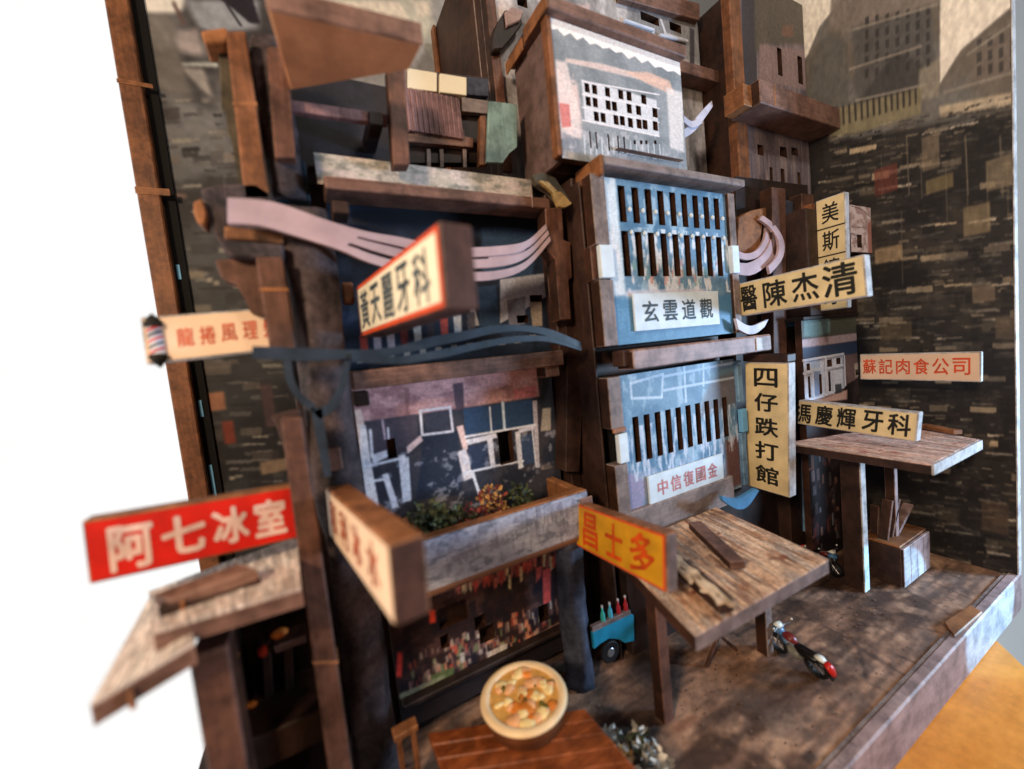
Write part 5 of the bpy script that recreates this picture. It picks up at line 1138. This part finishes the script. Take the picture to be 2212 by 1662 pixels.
ribbon('cable', 'cable_white', spl([(1590, 688), (1612, 702), (1630, 703), (1660, 690)], 12), spl([(1596, 712), (1616, 722), (1634, 720), (1652, 706)], 12), (0.87, 0.87), 0.01, 'short white cable below the cream brush sign', 'cable')
ribbon('cable', 'cable_blue', spl([(1560, 1072), (1590, 1078), (1610, 1070), (1632, 1056)], 12), spl([(1562, 1082), (1592, 1100), (1616, 1094), (1640, 1060)], 12), (0.80, 0.80), 0.012, 'bright blue cable hanging under the lower blue bay', 'cable')
ribbon('cable', 'cable_white', spl([(1474, 282), (1492, 270), (1512, 245), (1538, 218)], 12), spl([(1476, 300), (1500, 284), (1522, 256), (1540, 230)], 12), (1.0, 1.02), 0.01, 'pale grey cable right of the grey stained house', 'cable')

ribbon('cable', 'cable_mauve', spl([(1590, 540), (1612, 548), (1636, 540), (1652, 516), (1656, 486)], 14), spl([(1590, 556), (1618, 562), (1646, 550), (1664, 520), (1664, 482)], 14), (0.91, 0.95), 0.01, 'inner mauve cable loop around the orange brown plate', 'cable')
ribbon('cable', 'cable_mauve', spl([(1640, 474), (1664, 492), (1682, 522), (1680, 552), (1660, 576)], 14), spl([(1648, 466), (1674, 486), (1694, 522), (1690, 560), (1664, 592)], 14), (0.94, 0.90), 0.01, 'mauve cable curl bulging right of the orange brown plate', 'cable')
ribbon('cable', 'cable_white', spl([(1478, 250), (1494, 262), (1512, 256)], 8), spl([(1478, 264), (1496, 276), (1518, 266)], 8), (1.0, 1.0), 0.01, 'short pale cable behind the right edge of the grey stained house', 'cable')
# ------------------------------------------------------------------ planter plants
def plant(label, px, Y, h, r, n, mats, seed, z=None, group='small plants in the balcony planter', cat='plant', leaf=0.019):
    c = at(*px, Y); base = Vector((c.x, c.y, 0.535 if z is None else z)); rr = random.Random(seed)
    root = thing('plant', label, cat, base, group)
    bm = NB()
    for i in range(4): tube(bm, [base, base + Vector((rr.uniform(-.3, .3) * r, rr.uniform(-.3, .3) * r, h * 0.6))], 0.0018, 5)
    obj('stem', bm, 'leaf_dark', root, kind='stuff')
    for m in mats:
        bm = NB()
        for i in range(n):
            a = rr.uniform(0, 6.28); q = math.sqrt(rr.random()) * r; zz = h * (0.25 + 0.75 * rr.random()) * (1 - 0.35 * (q / r) ** 2)
            p = base + Vector((q * math.cos(a), q * math.sin(a), zz)); s = leaf * rr.uniform(0.5, 1.2)
            d = Vector((rr.uniform(-1, 1), rr.uniform(-1, 1), rr.uniform(-.3, 1))).normalized(); w = d.cross(Vector((rr.uniform(-1, 1), rr.uniform(-1, 1), rr.uniform(-1, 1)))).normalized()
            vs = [bm.verts.new(p), bm.verts.new(p + d * s * .5 + w * s * .3), bm.verts.new(p + d * s), bm.verts.new(p + d * s * .5 - w * s * .3)]
            bm.faces.new(vs)
        obj('leaves', bm, m, root, kind='stuff')
    return root
plant('bushy dark green plant at the left of the balcony planter', (925, 1130), 0.985, 0.125, 0.052, 150, ('leaf_green', 'leaf_dark'), 1)
plant('olive green plant near the middle of the balcony planter', (968, 1120), 0.965, 0.10, 0.04, 110, ('leaf_green', 'leaf_dark'), 2)
plant('dark reddish plant in the middle of the balcony planter', (1010, 1105), 0.98, 0.085, 0.035, 110, ('leaf_red', 'leaf_dark'), 3)
plant('golden leaved plant right of the middle of the balcony planter', (1062, 1090), 1.0, 0.12, 0.042, 110, ('leaf_gold', 'leaf_red'), 4)
plant('dark plant at the right end of the balcony planter', (1120, 1075), 0.99, 0.10, 0.045, 130, ('leaf_dark', 'leaf_green'), 5)
pt = thing('flower_pot', 'little white pot under the golden plant in the planter', 'pot', at(1060, 1110, .945))
lathe(bm := NB(), [(0.010, 0), (0.016, 0.03), (0.018, 0.032), (0.015, 0.031)], Vector((at(1055, 1100, .945).x, .945, .5345)), 16); obj('body', bm, 'pot_white', pt)

# ------------------------------------------------------------------ bowl of food on the low table
tz = 0.165
tl, tb, tr = atZ(924, 1582, tz), atZ(1262, 1530, tz), atZ(1338, 1618, tz)
tf = tl + (tr - tb)
tf = tl + (tr - tb) * 1.6; tr2 = tb + (tr - tb) * 1.6
TB = thing('table', 'small square brown plank table with a bowl of food on it', 'table', ((tl + tr) / 2).xy.to_3d())
nb_ = 5; side = (tr2 - tb)
for i in range(nb_):
    a, b = i / nb_ + 0.006, (i + 1) / nb_ - 0.006
    obj('top_board', prism(NB(), [tl.lerp(tf, a), tb.lerp(tr2, a), tb.lerp(tr2, b), tl.lerp(tf, b)], (0, 0, -0.016), 0.002), 'plate_wood', TB)
cc = (tl + tb + tr2 + tf) / 4
for p in (tl, tb, tr2, tf):
    q2 = p.lerp(cc, 0.22); obj('leg', box(NB(), q2.x - .012, q2.x + .012, q2.y - .012, q2.y + .012, 0.0, tz - 0.017, 0.002), 'dark_brown', TB)
bz = tz + 0.001
bc = atZ(1128, 1520, bz + 0.052)
pL, pR = atZ(1038, 1530, bz + .052), atZ(1220, 1476, bz + .052); rad = (pR - pL).length / 2 * 0.95
bc = (pL + pR) / 2
BW = thing('bowl', 'round brown bowl with cream rim full of orange dumplings and greens', 'bowl', (bc.x, bc.y, bz))
lathe(bm := NB(), [(rad * 0.80, 0), (rad * 0.9, 0.006), (rad * 0.985, 0.03), (rad, 0.048), (rad * 0.9, 0.0478), (rad * 0.88, 0.03)], Vector((bc.x, bc.y, bz)), 40); obj('body', bm, 'bowl_side', BW, smooth=False)
bm = NB(); rings = []
for i in range(48):
    a = i / 48 * 2 * math.pi; ring = []
    for k in range(8):
        b = k / 8 * 2 * math.pi; r = rad * 0.94 + 0.011 * math.cos(b); ring.append(bm.verts.new((bc.x + r * math.cos(a), bc.y + r * math.sin(a), bz + 0.051 + 0.007 * math.sin(b))))
    rings.append(ring)
for i in range(48):
    for k in range(8): bm.faces.new((rings[i][k], rings[(i + 1) % 48][k], rings[(i + 1) % 48][(k + 1) % 8], rings[i][(k + 1) % 8]))
obj('rim', bm, 'bowl_rim', BW, smooth=True)
lathe(bm := NB(), [(rad * 0.90, 0.049), (rad * 0.9, 0.0515)], Vector((bc.x, bc.y, bz)), 40); obj('soup', bm, 'soup', BW)
rr = random.Random(5)
for i in range(46):
    a = rr.uniform(0, 6.28); q2 = math.sqrt(rr.random()) * rad * 0.76; mt = ('food_pink', 'food_orange', 'food_cream', 'food_green', 'food_pink', 'food_cream')[i % 6]
    s = rr.uniform(0.008, 0.017) if mt != 'food_green' else rr.uniform(0.006, 0.011)
    obj('dumpling' if mt != 'food_green' else 'greens', blob(NB(), (bc.x + q2 * math.cos(a), bc.y + q2 * math.sin(a), bz + 0.052), (s * rr.uniform(.8, 1.4), s * rr.uniform(.8, 1.3), 0.005), i, 0.18, 2), mt, BW, smooth=True)

# bench beside the table
ST = thing('bench', 'narrow reddish wooden bench at the lower left of the table', 'bench', (0.14, 0.82, 0))
sa, sb = atZ(845, 1572, 0.19), atZ(896, 1545, 0.19); dd = (sb - sa); ss = Vector((-dd.y, dd.x, 0)).normalized() * -0.03
obj('seat', prism(NB(), [sa, sb, sb + ss, sa + ss], (0, 0, -0.014), 0.002), 'orange_wood', ST)
for p in (sa.lerp(sb, .2) + ss * .2, sa.lerp(sb, .8) + ss * .2, sa.lerp(sb, .2) + ss * .8, sa.lerp(sb, .8) + ss * .8): obj('leg', box(NB(), p.x - .005, p.x + .005, p.y - .005, p.y + .005, 0, 0.1755, 0.001), 'orange_wood_v', ST)
m1, m2 = sa.lerp(sb, .2), sa.lerp(sb, .8); obj('stretcher', prism(NB(), [Vector((m1.x, m1.y, .06)) + ss * .3, Vector((m2.x, m2.y, .06)) + ss * .3, Vector((m2.x, m2.y, .075)) + ss * .3, Vector((m1.x, m1.y, .075)) + ss * .3], (0.004, 0.004, 0), 0.0005), 'orange_wood', ST)

# pale potted plants at the foot of the stall post
for i, (px, h, lb, mt) in enumerate((((1330, 1650), 0.05, 'pale silvery potted plant left of the clump at the bottom', ('leaf_pale', 'leaf_grey')), ((1378, 1665), 0.065, 'tall pale flowering potted plant in the bottom clump', ('leaf_pale', 'leaf_grey', 'leaf_dark')), ((1420, 1690), 0.05, 'grey leaved potted plant right of the bottom clump', ('leaf_pale', 'leaf_grey')), ((1350, 1700), 0.05, 'pale leafy potted plant nearest the front of the bottom clump', ('leaf_pale', 'leaf_gold', 'leaf_grey')))):
    c = atZ(*px, 0.02)
    r_ = plant(lb, px, c.y, h + 0.03, 0.03, 60, mt, 20 + i, z=0.02, group='pale potted plants at the stall post', cat='potted plant', leaf=0.024)
    lathe(bm := NB(), [(0.013, 0.0005), (0.018, 0.028), (0.02, 0.03), (0.017, 0.0295)], Vector((c.x, c.y, 0)), 16); obj('pot', bm, 'pot_blue' if i == 2 else 'pot_white', r_)

# ------------------------------------------------------------------ blue van and bottles behind the pillar
V = thing('van', 'bright turquoise van nose with a dark wheel behind the middle stall post', 'van', at(1320, 1400, 0.93))
vp = [(1280, 1366), (1362, 1326), (1370, 1330), (1371, 1386), (1350, 1390), (1338, 1380), (1316, 1378), (1296, 1390), (1284, 1404)]
obj('body', prism(NB(), [at(x, y, 0.915) for x, y in vp], (0, 0.012, 0), 0.002), 'teal_paint', V)
obj('sill', prism(NB(), [at(x, y, 0.912) for x, y in [(1280, 1356), (1362, 1318), (1364, 1327), (1280, 1367)]], (0, 0.014, 0), 0.001), 'end_grey', V)
wc = at(1318, 1408, 0.918)
w_ = obj('wheel', lathe(NB(), [(0.030, -0.004), (0.034, -0.002), (0.034, 0.006), (0.030, 0.008)], wc, 28, 'Y'), 'rubber', V); obj('hub', lathe(NB(), [(0.012, -0.006), (0.014, -0.0045)], wc, 20, 'Y'), 'chrome', w_)
for x, y, m, lb in ((1304, 1318, 'bottle_teal', 'green glass bottle on the van sill, leftmost of the row'), (1320, 1310, 'bottle_blue', 'pale blue bottle on the van sill, second from the left'), (1338, 1304, 'bottle_red', 'red bottle on the van sill, third from the left'), (1353, 1292, 'bottle_red', 'tall red bottle on the van sill beside the stall post')):
    c = at(x, y + 36, 0.921); c.z = at(x, 1356 - (x - 1280) * 0.46, 0.921).z + 0.0005
    t = thing('bottle', lb, 'bottle', c, 'bottles behind the van')
    obj('glass', lathe(NB(), [(0.0068, 0), (0.0072, 0.003), (0.0072, 0.026), (0.003, 0.038), (0.0028, 0.048)], c, 14), m, t, smooth=True); obj('neck_cap', lathe(NB(), [(0.0034, 0.0482), (0.0034, 0.054)], c, 12), 'bottle_cap', t)

# ------------------------------------------------------------------ motorbikes
def motorbike(label, pr, pf, k=1.0, lean=0.1):
    a, b = Vector(pr), Vector(pf); f = (b - a); Lg = f.length; f.normalize(); up = Vector((0, 0, 1)); s = Vector((f.y, -f.x, 0)); up = (up + s * lean).normalized()
    root = thing('motorbike', label, 'motorbike', a, 'motorbikes on the street')
    q = lambda l, w, h: a + f * (l * Lg) + s * (w * 1.35 * Lg) + up * (h * 1.05 * Lg)
    def wheel(l, r):
        c = a + f * (l * Lg) + up * (r * Lg); bm = NB(); rings = []
        for i in range(24):
            t = i / 24 * 2 * math.pi; rad_ = f * math.cos(t) + up * math.sin(t); ring = []
            for kx in range(8):
                u = kx / 8 * 2 * math.pi; ring.append(bm.verts.new(c + rad_ * (r * Lg * (0.82 + 0.18 * math.cos(u))) + s * (0.10 * Lg * math.sin(u))))
            rings.append(ring)
        for i in range(24):
            for kx in range(8): bm.faces.new((rings[i][kx], rings[(i + 1) % 24][kx], rings[(i + 1) % 24][(kx + 1) % 8], rings[i][(kx + 1) % 8]))
        w = obj('wheel', bm, 'rubber', root, smooth=True)
        bm = NB()
        for i in range(8):
            t = i / 8 * 2 * math.pi; tube(bm, [c, c + (f * math.cos(t) + up * math.sin(t)) * r * Lg * 0.7], 0.006 * Lg, 4)
        obj('spokes', bm, 'chrome', w, kind='stuff')
    wheel(0.0, 0.30); wheel(1.0, 0.28)
    def hull(nm, mat, secs):
        bm = NB(); rings = []
        for (l, h, hw, hh) in secs: rings.append([bm.verts.new(q(l, hw * math.cos(t * math.pi / 5), h + hh * math.sin(t * math.pi / 5))) for t in range(10)])
        for i in range(len(rings) - 1):
            for kx in range(10): bm.faces.new((rings[i][kx], rings[i][(kx + 1) % 10], rings[i + 1][(kx + 1) % 10], rings[i + 1][kx]))
        bm.faces.new(rings[0]); bm.faces.new(rings[-1][::-1]); return obj(nm, bm, mat, root, smooth=True)
    hull('seat', 'gloss_black', [(-0.22, 0.50, 0.05, 0.05), (0.05, 0.50, 0.13, 0.12), (0.32, 0.50, 0.13, 0.13), (0.48, 0.56, 0.08, 0.07)])
    hull('tank', 'tank_red', [(0.45, 0.62, 0.05, 0.05), (0.56, 0.68, 0.11, 0.09), (0.72, 0.70, 0.10, 0.09), (0.82, 0.68, 0.04, 0.04)])
    hull('engine', 'engine_grey', [(0.32, 0.30, 0.08, 0.08), (0.45, 0.32, 0.13, 0.14), (0.62, 0.34, 0.12, 0.14), (0.72, 0.38, 0.06, 0.08)])
    hull('front_fairing', 'gloss_blue', [(0.80, 0.66, 0.06, 0.08), (0.90, 0.74, 0.13, 0.10), (1.02, 0.74, 0.10, 0.08), (1.08, 0.70, 0.03, 0.03)])
    hull('windscreen', 'gloss_white', [(0.84, 0.84, 0.08, 0.03), (0.94, 0.90, 0.11, 0.05), (1.02, 0.86, 0.05, 0.03)])
    hull('rear_mudguard', 'gloss_black', [(-0.36, 0.20, 0.06, 0.05), (-0.30, 0.40, 0.10, 0.08), (-0.1, 0.50, 0.11, 0.08), (0.1, 0.5, 0.08, 0.05)])
    hull('tail_light', 'gloss_red', [(-0.42, 0.34, 0.05, 0.06), (-0.36, 0.44, 0.09, 0.10), (-0.24, 0.54, 0.08, 0.06)])
    hull('tail_cowl', 'gloss_white', [(-0.22, 0.56, 0.06, 0.03), (-0.12, 0.60, 0.09, 0.05), (0.0, 0.60, 0.06, 0.03)])
    bm = NB(); tube(bm, [q(0.80, -0.26, 0.88), q(0.86, -0.12, 0.86), q(0.86, 0.12, 0.86), q(0.80, 0.26, 0.88)], 0.018 * Lg, 6); obj('handlebar', bm, 'chrome', root)
    for w in (-.06, .06):
        bm = NB(); tube(bm, [q(0.86, w, 0.74), q(1.0, w, 0.23)], 0.02 * Lg, 6); obj('fork', bm, 'chrome', root)
    bm = NB(); tube(bm, [q(0.5, .13, .2), q(0.1, .14, .2), q(-0.15, .15, .28)], 0.03 * Lg, 8); obj('exhaust', bm, 'chrome', root)
    bm = NB(); tube(bm, [q(0.0, 0.05, 0.24), q(0.45, 0.06, 0.30)], 0.02 * Lg, 6); obj('swing_arm', bm, 'gloss_black', root)
    for w in (-.2, .2):
        c = q(0.78, w * 1.4, 0.98); obj('mirror', blob(NB(), c, (0.04 * Lg, 0.03 * Lg, 0.03 * Lg), 3, 0, 1), 'gloss_white', root)
    return root
motorbike('black motorbike with a red tail light and blue fairing parked on the open paving', atZ(1768, 1462, 0.0), atZ(1684, 1408, 0.0), 1.0, -0.12)
motorbike('motorbike half hidden behind the corner of the middle stall roof', atZ(1752, 1216, 0.0), atZ(1806, 1246, 0.0), 1.0, 0.05)

# crate with leaning boards under the right stall roof
CR = thing('crate', 'open wooden crate with a pale front under the right stall roof', 'crate', (1.95, 0.7, 0))
for i in range(4):
    xa = 1.826 + i * 0.058; bw(CR, 'front_board', 'mauve_wood', xa, xa + 0.056, 0.614, 0.624, 0.006, 0.152, 0.0015)
bw(CR, 'side_board', 'dark_brown', 1.826, 1.838, 0.6245, 0.80, 0.006, 0.15, 0.002); bw(CR, 'side_board', 'dark_brown', 2.046, 2.058, 0.6245, 0.80, 0.006, 0.15, 0.002)
bw(CR, 'lid', 'orange_wood', 1.826, 2.058, 0.6245, 0.74, 0.1525, 0.160, 0.001); bw(CR, 'bottom', 'dark_wood', 1.839, 2.045, 0.6245, 0.80, 0.0005, 0.008, 0.001)
for i, (x, z, ang, lb) in enumerate(((1.80, 0.162, 0.35, 'dark leaning board left of the crate lid'), (1.84, 0.162, 0.5, 'dark leaning board in the middle of the crate lid'), (1.90, 0.166, 1.05, 'pale mauve board lying over the crate lid'))):
    d = Vector((math.sin(ang), 0, math.cos(ang))) * 0.15; w = Vector((0, 0.03, 0)); nrm = Vector((math.cos(ang), 0, -math.sin(ang))) * 0.012; o_ = Vector((x + 0.03, 0.66, z + 0.006))
    t = thing('plank', lb, 'plank', o_, 'boards leaning on the crate'); obj('board', prism(NB(), [o_, o_ + d, o_ + d + nrm, o_ + nrm], w, 0.0015), 'mauve_wood' if i == 2 else 'brown_wood', t)

for i, (x, y, z, ang, L_, mt, lb) in enumerate(((1.86, 0.70, 0.1605, 0.15, 0.11, 'brown_wood', 'upright dark board standing at the back of the crate'), (1.97, 0.68, 0.1605, 0.9, 0.12, 'dark_mauve', 'dark tilted board at the right of the crate lid'))):
    d = Vector((math.sin(ang), 0, math.cos(ang))) * L_; o_ = Vector((x, y, z + 0.007)); nrm = Vector((math.cos(ang), 0, -math.sin(ang))) * 0.014
    t = thing('plank', lb, 'plank', o_, 'boards leaning on the crate'); obj('board', prism(NB(), [o_, o_ + d, o_ + d + nrm, o_ + nrm], (0, 0.025, 0), 0.0015), mt, t)
# red folding table under the middle stall roof
FT = thing('table', 'low dark red folding table with a round tray under the middle stall roof', 'table', (1.05, 0.80, 0))
bw(FT, 'top', 'lilac_board', 0.93, 1.10, 0.76, 0.90, 0.150, 0.160, 0.002)
for (xa, xb) in ((0.95, 1.08), (1.08, 0.95)):
    obj('leg', prism(NB(), [Vector((xa - .006, .775, 0)), Vector((xa + .006, .775, 0)), Vector((xb + .006, .775, .149)), Vector((xb - .006, .775, .149))], (0, 0.01 if xa < xb else -0.01, 0), 0.001), 'red_wood_v', FT)
TRY = thing('tray', 'round brown patterned tray on the dark red folding table', 'tray', (1.04, 0.82, 0.1605))
obj('dish', lathe(NB(), [(0.03, 0.0), (0.04, 0.006), (0.036, 0.006), (0.028, 0.002)], (1.04, 0.82, 0.1605), 28), 'orange_wood', TRY); obj('sauce', lathe(NB(), [(0.027, 0.0022), (0.027, 0.004)], (1.04, 0.82, 0.1605), 24), 'lantern_red', TRY)
